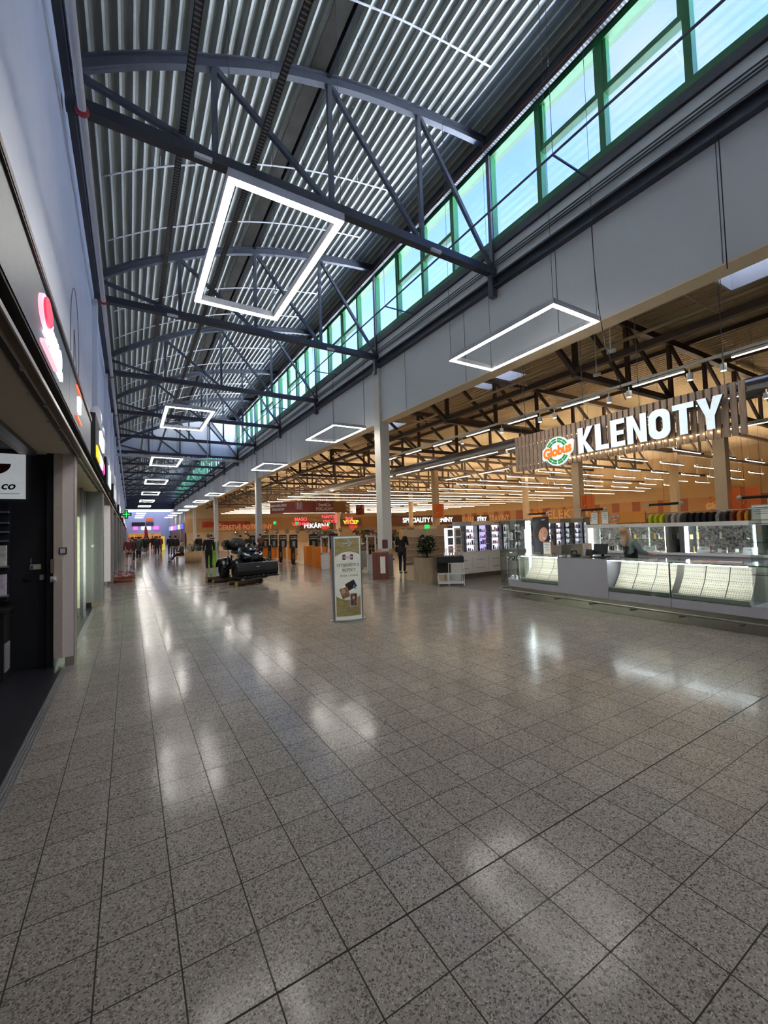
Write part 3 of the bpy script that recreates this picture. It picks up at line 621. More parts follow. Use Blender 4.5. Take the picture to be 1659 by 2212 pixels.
for i, (y, z, r) in enumerate(((10.6, 4.28, .19), (12.0, 4.25, .17), (12.6, 4.1, .15), (20.4, 4.1, .2), (21.6, 4.0, .15))):
    b = B(); b.ball((-.60, y, z), (r*.6, r, r*1.35), 16, 10); b.lathe([(.0, -.24), (r*.5, -.2), (r*.35, 0)], (-.6, y, z-.04), 14, 'X')
    tag(b.build('globe_lamp', mat('opal_globe', '#d9d9df', .3, emit=.05)), 'opal bulb shaped lamp on the left wall, %s from the camera' % nth(i), 'wall lamp')
# faint cable loops on the white wall
b = B(); b.tube([(-.81, 9.0+.65*math.cos(a)+.02, 5.15+1.0*math.sin(a)) for a in [PI*1.1-2*PI*.72*k/30 for k in range(31)]], .006, 5)
b.tube([(-.81, 8.75, 4.2), (-.81, 8.9, 5.4), (-.81, 9.2, 4.9), (-.81, 9.4, 4.2)], .006, 5)
tag(b.build('cable', mat('grey_cable', '#7c7f8a', .6)), 'thin grey cable loop on the white upper wall', 'cable')
# pharmacy cross
gl = mat('green_lit', '#27e04c', .4, emit=2); t = thing('pharmacy_cross', 'green lit pharmacy cross sticking out from the far left wall', 'sign', (-.3, 34, 3.3))
b = B(); b.box(-.75, -.3, 33.98, 34.02, 3.28, 3.32); b.build('arm', steel_d, t)
b = B(); b.box(-.5, .12, 33.95, 34.05, 3.22, 3.42); b.box(-.29, -.09, 33.95, 34.05, 3.01, 3.63); b.build('cross', mat('dark_green', '#0e4a1c', .5), t)
b = B(); b.box(-.4, .02, 33.93, 33.95, 3.29, 3.35); b.box(-.22, -.16, 33.93, 33.95, 3.1, 3.54); b.build('lit_tubes', gl, t)

# --- dark shop at the left edge
dk = mat('navy_black_panel', '#15161c', .5, var=.1); 
b = B(); b.box(-4.2, -.98, 7.5, 7.72, 0, 3.05); struct(b, 'wall_shop_end', dk)
b = B(); b.box(-4.4, -4.2, -6, 7.7, 0, 3.05); b.box(-4.4, -.8, -6.1, -6, 0, 3.05); struct(b, 'wall_shop_back', dk)
b = B(); b.box(-4.2, -1.3, -6, 7.5, 3.0, 3.05); struct(b, 'ceiling', mat('dark_shop_ceiling', '#2c2c2e', .7))
t = thing('ceiling_grille', 'dark louvred ceiling grille inside the dark shop', 'grille', (-1.9, 5.2, 2.98))
b = B(); b.box(-2.6, -1.42, 3.4, 3.45, 2.93, 3.0); b.box(-2.6, -1.42, 6.9, 6.95, 2.93, 3.0); b.box(-1.46, -1.42, 3.4, 6.95, 2.93, 3.0); b.build('frame', mat('grille_frame', '#4a4a4c', .5), t)
for k in range(16): b = B(); b.box(-2.6, -1.46, 3.6+k*.2, 3.68+k*.2, 2.95, 2.97); b.build('slat', mat('grille_slat', '#77777a', .5), t)
b = B(); b.box(-1.2, -1.08, 3, 7.3, 2.90, 2.97); tag(b.build('shutter_rail', mat('shutter_rail', '#5a5c60', .4, .5)), 'grey roller shutter rail at the head of the dark shop', 'rail')
b = B(); b.box(-.98, -.905, 7.36, 7.5, 0, 2.95); tag(b.build('shutter_guide', black), 'black vertical shutter guide beside the white pier', 'shutter guide')
t = thing('shop_sign', 'white lit sign with a dark red bowl shape in the dark shop', 'sign', (-1.55, 7.47, 2.6))
b = B(); b.box(-1.95, -1.225, 7.44, 7.5, 2.32, 2.93); b.build('panel', mat('sign_white', '#dfe6ea', .4, emit=.35), t)
b = B(); b.prism([(-1.56, 2.79)]+[(-1.56+.19*math.cos(a), 2.79+.15*math.sin(a)) for a in [-PI*k/14 for k in range(15)]], 7.43, 7.44, lambda u, v, w: Vector((u, w, v))); b.build('red_bowl', mat('dark_red', '#6d1f26', .5), t)
text('caffe co', .15, FY(-1.55, 7.435, 2.49) @ Matrix(((1, .25, 0, 0), (0, 1, 0, 0), (0, 0, 1, 0), (0, 0, 0, 1))), .004, .003, mat('dark_letters', '#23252c', .5), 'lettering', t)
b = B(); b.box(-1.9, -1.28, 7.435, 7.44, 2.385, 2.39); b.build('underline', mat('dark_letters', '#23252c', .5), t)
t = thing('leaflet_shelf', 'dark wall shelf unit with pale shelf edges below the white shop sign', 'shelf', (-1.7, 7.4, 1.9))
b = B(); b.box(-2.1, -1.38, 7.38, 7.5, .95, 2.26); b.build('back', mat('shelf_dark', '#20222a', .5), t)
for i, z in enumerate((2.12, 1.98, 1.86, 1.74, 1.40, 1.02)): b = B(); b.box(-2.1, -1.37, 7.28, 7.38, z, z+.022); b.build('shelf', mat('shelf_edge', '#7b7f86', .4, .3), t)
for i, (z, c) in enumerate(((1.422, '#d3cec3'), (1.042, '#cfc3d3'))):
    b = B(); b.box(-1.62, -1.39, 7.29, 7.36, z, z+.27); t = tag(b.build('leaflet_holder', mat('leaflets%d' % i, c, .6, var=.25, scale=20)), 'clear holder with %s leaflets on the dark wall shelf' % ('cream' if i == 0 else 'pale pink'), 'leaflets')
b = B(); b.box(-2.3, -1.36, 7.05, 7.49, 0, .84); b.box(-2.3, -1.33, 7.0, 7.49, .84, .88); tag(b.build('side_desk', mat('dark_desk', '#1d1a18', .5)), 'low dark desk under the leaflet shelves', 'desk')
b = B(); b.box(-1.36, -1.345, 7.08, 7.3, .1, .45); tag(b.build('leaflet_box', mat('pale_box', '#8f8f96', .5)), 'pale grey leaflet box fixed to the side of the dark desk', 'box')
t = thing('intercom', 'beige intercom with a thin aerial on the dark shop wall', 'intercom', (-1.12, 7.5, 1.38)); b = B(); b.box(-1.175, -1.055, 7.47, 7.5, 1.345, 1.415); b.build('case', mat('beige_plastic', '#c6bfa8', .5), t, bevel=.005)
b = B(); b.tube([(-1.165, 7.485, 1.41), (-1.165, 7.485, 1.5)], .003, 5); b.build('aerial', mat('beige_plastic', '#c6bfa8', .5), t); b = B(); b.box(-1.165, -1.14, 7.465, 7.47, 1.355, 1.40); b.build('buttons', mat('blue_buttons', '#33415f', .5), t)
b = B(); b.box(-1.225, -1.15, 7.46, 7.5, 1.205, 1.27); tag(b.build('card_reader', black), 'small black card reader under the intercom', 'card reader')
b = B(); b.box(-1.065, -1.02, 7.44, 7.5, 1.2, 1.27); tag(b.build('light_switch', mat('grey_switch', '#9aa0a5', .4)), 'grey wall switch right of the black card reader', 'switch')
t = thing('key_switch', 'black framed notice plate on the white pier', 'notice', (-.78, 7.33, 1.6)); b = B(); b.box(-.84, -.755, 7.325, 7.35, 1.545, 1.635); b.build('frame', blackm, t); b = B(); b.box(-.828, -.767, 7.32, 7.325, 1.555, 1.625); b.build('plate', mat('plate_grey', '#b9b3b8', .5), t)
b = B(); b.box(-.93, -.89, 7.30, 7.35, 1.29, 1.48); tag(b.build('junction_box', mat('brown_box', '#6e5a4e', .5)), 'brown junction box on the left edge of the white pier', 'box')
b = B(); b.box(-.93, -.87, 7.29, 7.35, 1.17, 1.245); b.lathe([(0, -.03), (.024, -.03), (.026, 0)], (-.885, 7.29, 1.205), 14, 'Y'); tag(b.build('key_lock', white), 'white round key lock under the brown junction box', 'lock')
# --- glazed shop: greenish light behind a dark framed door
b = B(); b.box(-2.6, -.98, 7.72, 13.1, 0, .004); struct(b, 'floor', mat('dark_mat', '#2a2e2e', .5))
b = B(); b.box(-2.7, -2.6, 7.7, 13.2, 0, 3.0); b.box(-2.6, -.98, 13.1, 13.2, 0, 2.95); b.box(-2.6, -.98, 7.7, 7.74, 0, 2.95); struct(b, 'wall_shop_two', mat('pale_green_wall', '#c6cdae', .7))
b = B(); b.box(-1.09, -1.04, 8, 13.05, 2.28, 2.95); struct(b, 'wall_shop_two', mat('olive_header', '#8d8a6a', .6))
t = thing('glass_door', 'tall dark framed glass door with a round pull in the glazed shop', 'door', (-1.05, 10.7, 0))
b = B(); b.box(-1.08, -1.03, 8.0, 8.06, .02, 2.3); b.box(-1.08, -1.03, 11.75, 11.9, .02, 2.3); b.box(-1.08, -1.03, 8.06, 11.75, 2.2, 2.3); b.box(-1.08, -1.03, 8.06, 11.75, .02, .35); b.build('frame', blackm, t)
b = B(); b.box(-1.06, -1.05, 8.06, 11.75, .35, 2.2); b.build('glass', glass_c, t)
b = B(); b.tube([(-1.0, 10.55+.10*math.cos(a), 1.15+.3*math.sin(a)) for a in [2*PI*k/20 for k in range(20)]], .012, 6, True); b.build('pull_ring', inox, t)
b = B(); b.box(-1.0, -.94, 12.1, 12.18, 0, 2.95); b.box(-1.0, -.94, 12.85, 12.9, 0, 2.95); tag(b.build('shutter_post', alu), 'pale grey double shutter posts beside the grey green pier', 'post')
for i, y in enumerate((8.6, 9.6, 10.6, 11.5, 12.4)):
    b = B(); b.box(-1.5, -1.46, y, y+.05, .4, 2.2); tag(b.build('light_tube', mat('green_white_tube', '#f4ffe8', .4, emit=6)), 'greenish white vertical light tube inside the glazed shop, %s' % nth(i), 'lamp')

# ================================================================== KLENOTY SIGN
XS = 8.62
t = thing('slatted_sign', 'long sign of brown vertical slats with white lit letters and a round emblem', 'sign', (XS, 5.2, 3.1), None)
sg = thing('slat', None, None)  if False else None
i = 0; y = 2.72
while y < 7.5:
    b = B(); b.box(XS+.02, XS+.055, y, y+.085, 3.13, 4.03); b.build('slat', brownsl, t); y += .118
for z in (3.32, 3.86): b = B(); b.box(XS+.055, XS+.09, 2.72, 7.55, z, z+.05); b.build('rail', steel_b, t)
LM = mat('white_lit_klenoty', '#e2eef2', .5, emit=.5, ecol='#e2f4fa')
def letter_run(s, ys, ye, zlo, zhi, x, m, side, parent, ext=.03, bold=.012):
    """fit a word between two positions along Y (facing -X; text runs towards -Y)"""
    cu = bpy.data.curves.new('t', 'FONT'); cu.body = s; cu.size = 1; cu.extrude = .0; cu.offset = bold; cu.align_x = 'LEFT'; cu.resolution_u = 4; cu.space_character = 1.04
    o = bpy.data.objects.new('t', cu); COL.objects.link(o); dg = bpy.context.evaluated_depsgraph_get(); dg.update()
    me = bpy.data.meshes.new_from_object(o.evaluated_get(dg)); bpy.data.objects.remove(o)
    xs = [v.co.x for v in me.vertices]; zs = [v.co.y for v in me.vertices]; sx = (ys-ye)/(max(xs)-min(xs)); sz = (zhi-zlo)/(max(zs)-min(zs))
    cu2 = cu; b = B(); V = [Vector((x-ext, ys-(v.co.x-min(xs))*sx, zlo+(v.co.y-min(zs))*sz)) for v in me.vertices]
    b.add(V, [tuple(p.vertices) for p in me.polygons]); front = b.build('lettering', m, parent)
    # thickness
    bm = bmesh.new(); bm.from_mesh(front.data); r = bmesh.ops.extrude_face_region(bm, geom=bm.faces[:]); bmesh.ops.translate(bm, verts=[v for v in r['geom'] if isinstance(v, bmesh.types.BMVert)], vec=(ext, 0, 0))
    bmesh.ops.recalc_face_normals(bm, faces=bm.faces); bm.to_mesh(front.data); bm.free()
    front.data.materials.append(side)
    for p in front.data.polygons: p.material_index = 0 if abs(p.normal.x) > .9 else 1
    return front
sideM = mat('letter_side', '#40424e', .5)
def block(ch, w, h, st):
    """block capitals as polygons, condensed with an even stroke"""
    if ch == 'K': return [[(0, 0), (st, 0), (st, h), (0, h)], [(st, h*.36), (st*1.35, h*.50), (w, 0), (w-st*1.15, 0)], [(st, h*.36), (st, h*.62), (w-st*1.15, h), (w, h), (st*1.35, h*.44)]]
    if ch == 'L': return [[(0, 0), (w, 0), (w, st*.8), (st, st*.8), (st, h), (0, h)]]
    if ch == 'E': return [[(0, 0), (w, 0), (w, st*.8), (st, st*.8), (st, h*.42), (w*.92, h*.42), (w*.92, h*.58), (st, h*.58), (st, h-st*.8), (w, h-st*.8), (w, h), (0, h)]]
    if ch == 'N': return [[(0, 0), (st*.92, 0), (st*.92, h), (0, h)], [(w-st*.92, 0), (w, 0), (w, h), (w-st*.92, h)], [(st*.92, h*.62), (st*.92, h), (st*1.0, h), (w-st*.92, h*.38), (w-st*.92, 0), (w-st*1.0, 0)]]
    if ch == 'T': return [[(w/2-st/2, 0), (w/2+st/2, 0), (w/2+st/2, h-st*.8), (w, h-st*.8), (w, h), (0, h), (0, h-st*.8), (w/2-st/2, h-st*.8)]]
    if ch == 'Y': return [[(w/2-st/2, 0), (w/2+st/2, 0), (w/2+st/2, h*.40), (w, h), (w-st*1.1, h), (w/2, h*.60), (st*1.1, h), (0, h), (w/2-st/2, h*.40)]]
    if ch == 'O':
        out = []; n = 9
        def c(r, k): # rounded rectangle outline
            ww, hh, ins = w/2-r, h/2-r, 0; P = []
            for q, (sx, sz) in enumerate(((1, 1), (-1, 1), (-1, -1), (1, -1))):
                for j in range(n+1): a = PI/2*q+PI/2*j/n; R_ = (w*.42-r*.6); P.append((w/2+sx*(ww-R_)+R_*math.cos(a), h/2+sz*(hh-R_)+R_*math.sin(a)))
            return P
        A_, B_ = c(0, 0), c(st, 0); N_ = len(A_)
        return [[A_[i], A_[(i+1) % N_], B_[(i+1) % N_], B_[i]] for i in range(N_)]
def block_word(word, ys, ye, z0, h, x, ext, m, side, parent, gap=.12):
    wd_ = {'K': 1.05, 'L': .85, 'E': .85, 'N': 1.08, 'O': 1.08, 'T': 1.0, 'Y': 1.12}; tot = sum(wd_[c] for c in word)+gap*(len(word)-1); u = (ys-ye)/tot; pos = ys
    for c in word:
        w = wd_[c]*u; b = B()
        for poly in block(c, w, h, u*.37):
            b.m = 0; n = len(poly); A_ = [(x-ext, pos-p[0], z0+p[1]) for p in poly]; C_ = [(x, pos-p[0], z0+p[1]) for p in poly]; b.add(A_, [tuple(range(n))])
            b.m = 1; b.add(A_+C_, [(k, (k+1) % n, n+(k+1) % n, n+k) for k in range(n)]); b.add(C_, [tuple(range(n))])
        o = b.build('letter', [m, side], parent); pos -= w+gap*u
block_word('KLENOTY', 5.66, 2.98, 3.29, .56, XS-.03, .06, LM, sideM, t)
# warm bulbs peeping beneath the letters
bulb = mat('warm_bulb', '#fff0cc', .4, emit=8, ecol='#ffe6b0')
b = B()
for k in range(30): b.ball((XS+.0, 6.15-k*.105, 3.25), .011, 6, 4)
o = b.build('bulb_string', bulb, t); o['kind'] = 'stuff'
# emblem: white outline, green globe with grid lines, orange word
def P2(y, z, s): # emblem local (u right = -Y, v up)
    return lambda u, v, w: Vector((w, y-u*s, z+v*s))
def globus(y, z, s, x, parent, wm, om, gm, textm=None, lit=True):
    f = P2(y, z, s); w = .02
    circ = lambda r, a0=0, a1=2*PI, n=40: [(r*math.cos(a0+(a1-a0)*k/n), r*math.sin(a0+(a1-a0)*k/n)) for k in range(n+1)]
    b = B(); b.prism(circ(1.0)[:-1], x-.03, x, f); b.prism([(-1.22, -.42), (-1.12, -.55), (1.05, -.28), (1.2, -.1), (1.28, .55), (1.15, .66), (-1.0, .34), (-1.18, .2)], x-.032, x, f); b.build('emblem_outline', wm, parent)
    b = B(); n = 26
    for sgn in (1, -1):
        a = [math.radians(d) for d in ((28, 152) if sgn > 0 else (208, 332))]
        for (l0, l1) in ((-62, -34), (-31, -3), (3, 31), (34, 62)):
            for (r0, r1) in ((.60, .74), (.78, .90)):
                p = []
                for rr, rng in ((r1, range(0, 7)), (r0, range(6, -1, -1))):
                    for k in rng:
                        th = math.radians(l0+(l1-l0)*k/6); p.append((rr*math.sin(th), sgn*rr*math.cos(th)))
                b.prism(p, x-.036, x-.03, f)
    b.build('emblem_globe', gm, parent)
    q = Matrix.Translation((x-.036, y, z)) @ Matrix(((0, 0, -1, 0), (-1, 0, 0, 0), (0, 1, 0, 0), (0, 0, 0, 1))) @ Matrix(((1, 0, 0, 0), (.13, 1, 0, 0), (0, 0, 1, 0), (0, 0, 0, 1)))
    return text('Globus', .92*s, q, .006, .045*s, om, 'emblem_word', parent, squash=.83)
globus(6.22, 3.45, .34, XS-.03, t, LM, mat('orange_lit_word', '#f07c1d', .4, emit=.5), mat('green_lit_globe', '#1f9a4e', .4, emit=.2))
for y in (3.0, 4.4, 5.6, 7.2): b = B(); b.tube([(XS+.07, y, 3.9), (XS+.07, y, 8.64)], .006, 4); b.build('hanging_wire', steel_m, t)

# ================================================================== JEWELLERY COUNTER
XC = 7.92; TOP = 1.04
t = thing('display_counter', 'long grey jewellery counter with glass top displays and a steel kick rail', 'counter', (8.3, 4.5, 0))
def rounded(x0, x1, y0, y1, r=.28, n=8):   # rounded at the far front corner
    return [(x0, y0), (x1, y0), (x1, y1)] + [(x0+r-r*math.sin(a), y1-r+r*math.cos(a)) for a in [PI/2*k/n for k in range(n+1)]]
Mz = lambda u, v, w: Vector((u, v, w))
b = B(); b.prism(rounded(XC, 8.5, -3, 7.45), .27, .44, Mz); b.build('base_panel', greyc, t)
b = B(); b.prism(rounded(XC+.07, 8.5, -3, 7.4), 0, .27, Mz); b.build('plinth', inox, t)
b = B(); b.box(XC, 8.62, 4.77, 5.88, .44, TOP-.01); b.build('cash_block', greyc, t)
b = B(); b.box(8.42, 8.66, -3, 7.2, .44, TOP-.02); b.build('staff_side', whitel, t)
b = B(); 
for y in (3.67, 4.77): b.box(XC-.002, XC+.01, y, y+.006, .27, .44)
b.build('panel_joint', sideM, t)
b = B(); b.box(XC-.02, 8.66, -3, 4.77, TOP-.012, TOP); b.box(XC-.02, 8.66, 5.88, 6.93, TOP-.012, TOP); b.box(XC-.02, 8.66, 4.77, 5.88, TOP-.01, TOP); b.build('glass_top', glass_c, t)
b = B(); b.box(XC-.022, XC-.018, -3, 4.77, TOP-.014, TOP); b.box(XC-.022, XC-.018, 5.88, 6.93, TOP-.014, TOP)
for y in (3.66,): b.box(XC-.01, XC+.0, y, y+.02, .44, TOP)
b.build('glass_edge', glass_edge, t)
for y0, y1 in ((-3, 2.0), (2.58, 3.66), (3.68, 4.77), (5.88, 6.93)):
    b = B(); b.box(XC-.006, XC, y0, y1, .42, TOP-.012); b.build('front_glass', glass_c, t)
    b = B(); b.box(XC, XC+.10, y0+.02, y1-.02, .42, .50); b.build('lower_ledge', mat('ledge_green_grey', '#8f978f', .4), t)
    b = B(); b.box(XC+.04, XC+.06, y0+.03, y1-.03, TOP-.035, TOP-.014); b.build('led_strip', caseled, t)
# kick rail
b = B(); b.tube([(7.78, -3, .20), (7.78, 7.25, .20), (7.80, 7.42, .20), (7.9, 7.55, .20), (8.05, 7.6, .20), (8.2, 7.56, .20), (8.25, 7.45, .20)], .018, 8); b.build('kick_rail', inox, t)
for y in (-2, -.7, .6, 1.9, 2.7, 3.5, 4.3, 5.1, 5.9, 6.7):
    b = B(); b.tube([(7.78, y, .20), (7.80, y, .14), (XC+.07, y, .13)], .012, 6); b.build('rail_bracket', inox, t)
# display pads: three rows on a concave slope, each a thing of its own
padm = dots('ring_pad', '#f6eedb', '#c3b79f', 40, .2, .7); gold = mat('gold', '#c7a25a', .3, .9)
def sl(i): a = [(0.13, .50), (.22, .60), (.33, .74), (.42, .97)]; return a[i]
pad = None; n = 0
for (y0, y1, cols, zone) in ((2.62, 3.62, 3, 'in the right glazed section'), (3.72, 4.73, 3, 'in the section right of the grey block'), (5.93, 6.88, 3, 'in the section left of the grey block')):
    for c in range(cols):
        for r in range(3):
            a, d = sl(r), sl(r+1); yy0 = y0+(y1-y0)*c/cols+.008; yy1 = y0+(y1-y0)*(c+1)/cols-.008
            col = ['right', 'middle', 'left'][c] if cols == 3 else nth(c)
            t = thing('display_tray', 'cream ring tray, %s row, %s column, %s' % (('bottom', 'middle', 'top')[r], col, zone), 'display tray', (XC+a[0], yy0, a[1]), 'ring trays under the counter glass')
            nn = Vector((-(d[1]-a[1]), 0, d[0]-a[0])).normalized()*.008
            b = B(); b.add([(XC+a[0]+.004, yy0, a[1]+.004), (XC+a[0]+.004, yy1, a[1]+.004), (XC+d[0]-.004, yy1, d[1]-.004), (XC+d[0]-.004, yy0, d[1]-.004)]+[(XC+x-nn.x, y, z-nn.z) for x, y, z in ((a[0], yy0, a[1]), (a[0], yy1, a[1]), (d[0], yy1, d[1]), (d[0], yy0, d[1]))], [(0, 1, 2, 3), (4, 7, 6, 5), (0, 4, 5, 1), (1, 5, 6, 2), (2, 6, 7, 3), (3, 7, 4, 0)]); b.build('pad', padm, t)
            b = B()
            for q in range(3):
                for w in range(9):
                    f = (q+.6)/3.2; y = yy0+(yy1-yy0)*(w+.7)/9.4; b.ball((XC+a[0]+(d[0]-a[0])*f+nn.x*.6, y, a[1]+(d[1]-a[1])*f+nn.z*.6), .0065, 5, 4)
            o = b.build('rings', gold, t); o['kind'] = 'stuff'
# tall glass case at the far end of the counter
def glass_case(x0, x1, y0, y1, z0, z1, lab, shelves, rnd=False):
    t = thing('glass_case', lab, 'glass case', ((x0+x1)/2, (y0+y1)/2, z0))
    def pan(a, c, d, e): b = B(); b.box(a, c, d, e, z0, z1); b.build('glass_panel', glass_c, t)
    if rnd:
        P = rounded(x0, x1, y0, y1, .26, 8)[2:]; b = B()
        for (xa, ya), (xb, yb) in zip(P, P[1:]+[(x0, y0)]): b.quad((xa, ya, z0), (xb, yb, z0), (xb, yb, z1), (xa, ya, z1))
        b.build('curved_glass', glass_c, t)
    else: pan(x0, x0+.006, y0, y1); pan(x0, x1, y1-.006, y1)
    pan(x0, x1, y0, y0+.006); pan(x1-.006, x1, y0, y1)
    for z in shelves: b = B(); b.prism(rounded(x0+.005, x1-.005, y0+.005, y1-.005, .25 if rnd else .02), z, z+.008, Mz); b.build('glass_shelf', glass_c, t); b = B(); b.box(x0-.001, x0+.006, y0, y1-(.26 if rnd else 0), z, z+.008); b.build('shelf_edge', glass_edge, t)
    for (x, y) in ((x0, y0), (x1, y0)): b = B(); b.box(x-.004, x+.006, y-.004, y+.006, z0, z1); b.build('edge', glass_edge, t)
    b = B(); b.box(x1-.05, x1-.02, y0+.02, y0+.05, z0, z1-.02); b.build('led_tube', caseled, t)
    b = B(); b.prism(rounded(x0-.004, x1, y0, y1, .26 if rnd else .02), z1, z1+.015, Mz); b.build('cap', alu, t)
    return t
glass_case(XC+.0, 8.42, 6.95, 7.44, .445, 1.87, 'tall curved glass case with watches at the far end of the jewellery counter', (.9, 1.38), True)
glass_case(XC+.0, 8.40, 2.02, 2.55, .445, 1.89, 'tall glass case at the right end of the jewellery counter', (.9, 1.38, 1.66))
glass_case(8.95, 9.4, 7.85, 8.5, .0, 1.88, 'tall glass case behind the counter, left of the face poster', (.9, 1.38))
glass_case(9.9, 10.35, 6.52, 7.2, .0, 1.88, 'tall glass case behind the counter, right of the face poster', (.9, 1.38))
# watches and trinkets
def watch(x, y, z, s, lab, m):
    t = thing('wrist_watch', lab, 'watch', (x, y, z), 'watches in the curved glass case'); b = B(); b.tube([(x+.028*s*math.cos(a), y, z+.028*s+.028*s*math.sin(a)) for a in [2*PI*k/14 for k in range(14)]], .006*s, 6, True); b.build('strap', m, t)
    b = B(); b.lathe([(0, -.006), (.018*s, -.006), (.018*s, .004), (0, .004)], (x-.03*s, y, z+.03*s), 12, 'X'); b.build('dial', chrome, t)
for i in range(7): watch(8.02+.04*(i % 3), 7.0+.055*i, .91, 1.5, 'black strapped watch on the middle shelf of the curved case, %s from the right' % nth(i), black)
for i in range(6): watch(8.03+.07*(i % 2), 7.0+.06*i, .455, 1.2, 'steel watch on the floor of the curved case, %s from the right' % nth(i), chrome)
for i, (x, y, z) in enumerate(((8.1, 7.05, 1.39), (8.1, 7.3, 1.39), (9.1, 8.0, 1.39), (9.1, 8.3, 1.39))):
    b = B(); b.lathe([(.05, 0), (.035, .02), (.03, .08), (.045, .16), (.0, .2)], (x, y, z), 12); tag(b.build('necklace_bust', (black, whitel)[i % 2]), '%s jewellery bust on the upper shelf of a glass case, %s' % (('black', 'cream')[i % 2], ('curved case, right', 'curved case, left', 'inner case, right', 'inner case, left')[i]), 'jewellery bust')
# gift in the right case
t = thing('white_rose', 'cream rose with green leaves on the counter in the right glass case', 'flower', (8.1, 2.3, .455)); b = B(); b.ball((8.1, 2.35, .52), (.05, .05, .035), 12, 8); b.ball((8.13, 2.32, .54), .03, 10, 6); b.ball((8.06, 2.38, .53), .03, 10, 6); b.build('bloom', mat('cream_petals', '#f1edcf', .6), t)
b = B(); 
for a in (0, 1.2, 2.4): b.add([(8.1, 2.28, .47), (8.1+.05*math.cos(a), 2.22+.02*a, .50), (8.1, 2.16, .48), (8.1-.03, 2.22, .465)], [(0, 1, 2, 3)])
b.build('leaves', mat('leaf_green', '#2f6b32', .5), t)
# framed notices, till, phone
def frame_notice(x, y, z, w, h, lab, lines=5, rz=0, mt=None, parent_m=oak):
    t = thing('framed_notice', lab, 'notice', (x, y, z)); t.rotation_euler = (0, 0, rz)
    b = B(); b.box(-.012, .012, -w/2, w/2, 0, h); b.build('frame', parent_m, t, world=False); b = B(); b.box(-.016, -.012, -w/2+.02, w/2-.02, .02, h-.02); b.build('paper', mt or mat('paper', '#eee9e2', .7), t, world=False)
    b = B()
    for k in range(lines): b.box(-.018, -.016, -w/2+.05, w/2-.05-(k % 2)*.03, h*.8-k*h*.13, h*.8-k*h*.13+.008)
    b.build('text_lines', mat('ink', '#5b5450', .7), t, world=False); return t
frame_notice(8.35, 6.45, TOP, .22, .30, 'cream notice in an oak frame on the left part of the counter')
frame_notice(8.3, 5.42, TOP, .20, .28, 'grey notice in an oak frame beside the till', 3, mt=mat('grey_paper', '#b7b0b2', .7))
t = thing('till_screen', 'black cash till with a wide touch screen on the counter', 'till', (8.35, 5.12, TOP))
b = B(); b.box(8.2, 8.48, 5.02, 5.3, TOP, TOP+.02); b.tube([(8.36, 5.12, TOP+.02), (8.38, 5.12, TOP+.12)], .03, 8); b.build('stand', black, t, bevel=.004)
b = B(); b.box(8.30, 8.33, 4.98, 5.28, TOP+.06, TOP+.27, rot=Matrix.Rotation(.25, 3, 'Y')); b.build('screen', black, t, bevel=.004)
b = B(); b.box(8.18, 8.2, 5.22, 5.38, TOP+.03, TOP+.16, rot=Matrix.Rotation(.3, 3, 'Y')); b.build('customer_display', blackm, t, bevel=.003)
t = thing('desk_phone', 'black desk telephone on the counter left of the framed grey notice', 'telephone', (8.25, 5.66, TOP)); b = B(); b.box(8.2, 8.34, 5.6, 5.72, TOP, TOP+.05, rot=Matrix.Rotation(.15, 3, 'Y')); b.build('base', black, t, bevel=.006)
b = B(); b.tube([(8.22, 5.60, TOP+.06), (8.22, 5.62, TOP+.12), (8.22, 5.72, TOP+.12), (8.22, 5.74, TOP+.06)], .016, 8); b.build('handset', black, t)
for i, (y, c) in enumerate(((3.2, '#e9c0b4'), (3.0, '#e6a08e'), (2.8, '#f0dcc8'))): b = B(); b.box(8.2, 8.45, y, y+.3, TOP+.001+i*.004, TOP+.004+i*.004, rot=.1*i); tag(b.build('leaflet', mat('leaflet%d' % i, c, .6)), '%s leaflet lying on the counter glass near the right case' % ('pale pink', 'coral', 'cream')[i], 'leaflet')

# --- back wall case of the jewellery shop
t = thing('wall_case', 'long white wall case with lit glazed showcases behind the counter', 'cabinet', (10.1, 3, 0))
b = B(); b.box(9.85, 10.4, -3, 6.45, 0, 1.02); b.build('base', greyc, t); b = B(); b.box(9.82, 10.4, -3, 6.45, 1.02, 1.07); b.build('worktop', whitel, t)
b = B(); b.box(9.85, 10.4, -3, 6.45, 1.62, 1.70); b.build('cornice', whitel, t)
for y in (-3, -.2, 1.9, 2.75, 3.0, 4.25, 4.55, 6.4): b = B(); b.box(9.86, 10.4, y, y+.09 if y in (1.9, 4.25, 2.75) else y+.06, 1.07, 1.62); b.build('divider', greyc if y in (1.9, 4.25, 2.75) else whitel, t)
b = B(); b.box(9.88, 10.38, -3, 6.4, 1.34, 1.35); b.build('glass_shelf', glass_c, t); b = B(); b.box(9.86, 9.87, -3, 6.4, 1.07, 1.62); b.build('front_glass', glass_c, t)
b = B(); b.box(10.36, 10.4, -3, 6.4, 1.07, 1.62); b.build('back', mat('case_back', '#77706c', .6, var=.9, scale=22), t)
for y in (1.98, 2.68, 4.2, 4.62, 6.3, 3.1, .3, 5.5): b = B(); b.box(9.9, 9.925, y, y+.022, 1.07, 1.62); b.build('led_tube', caseled, t)
R2 = random.Random(11); n = 0
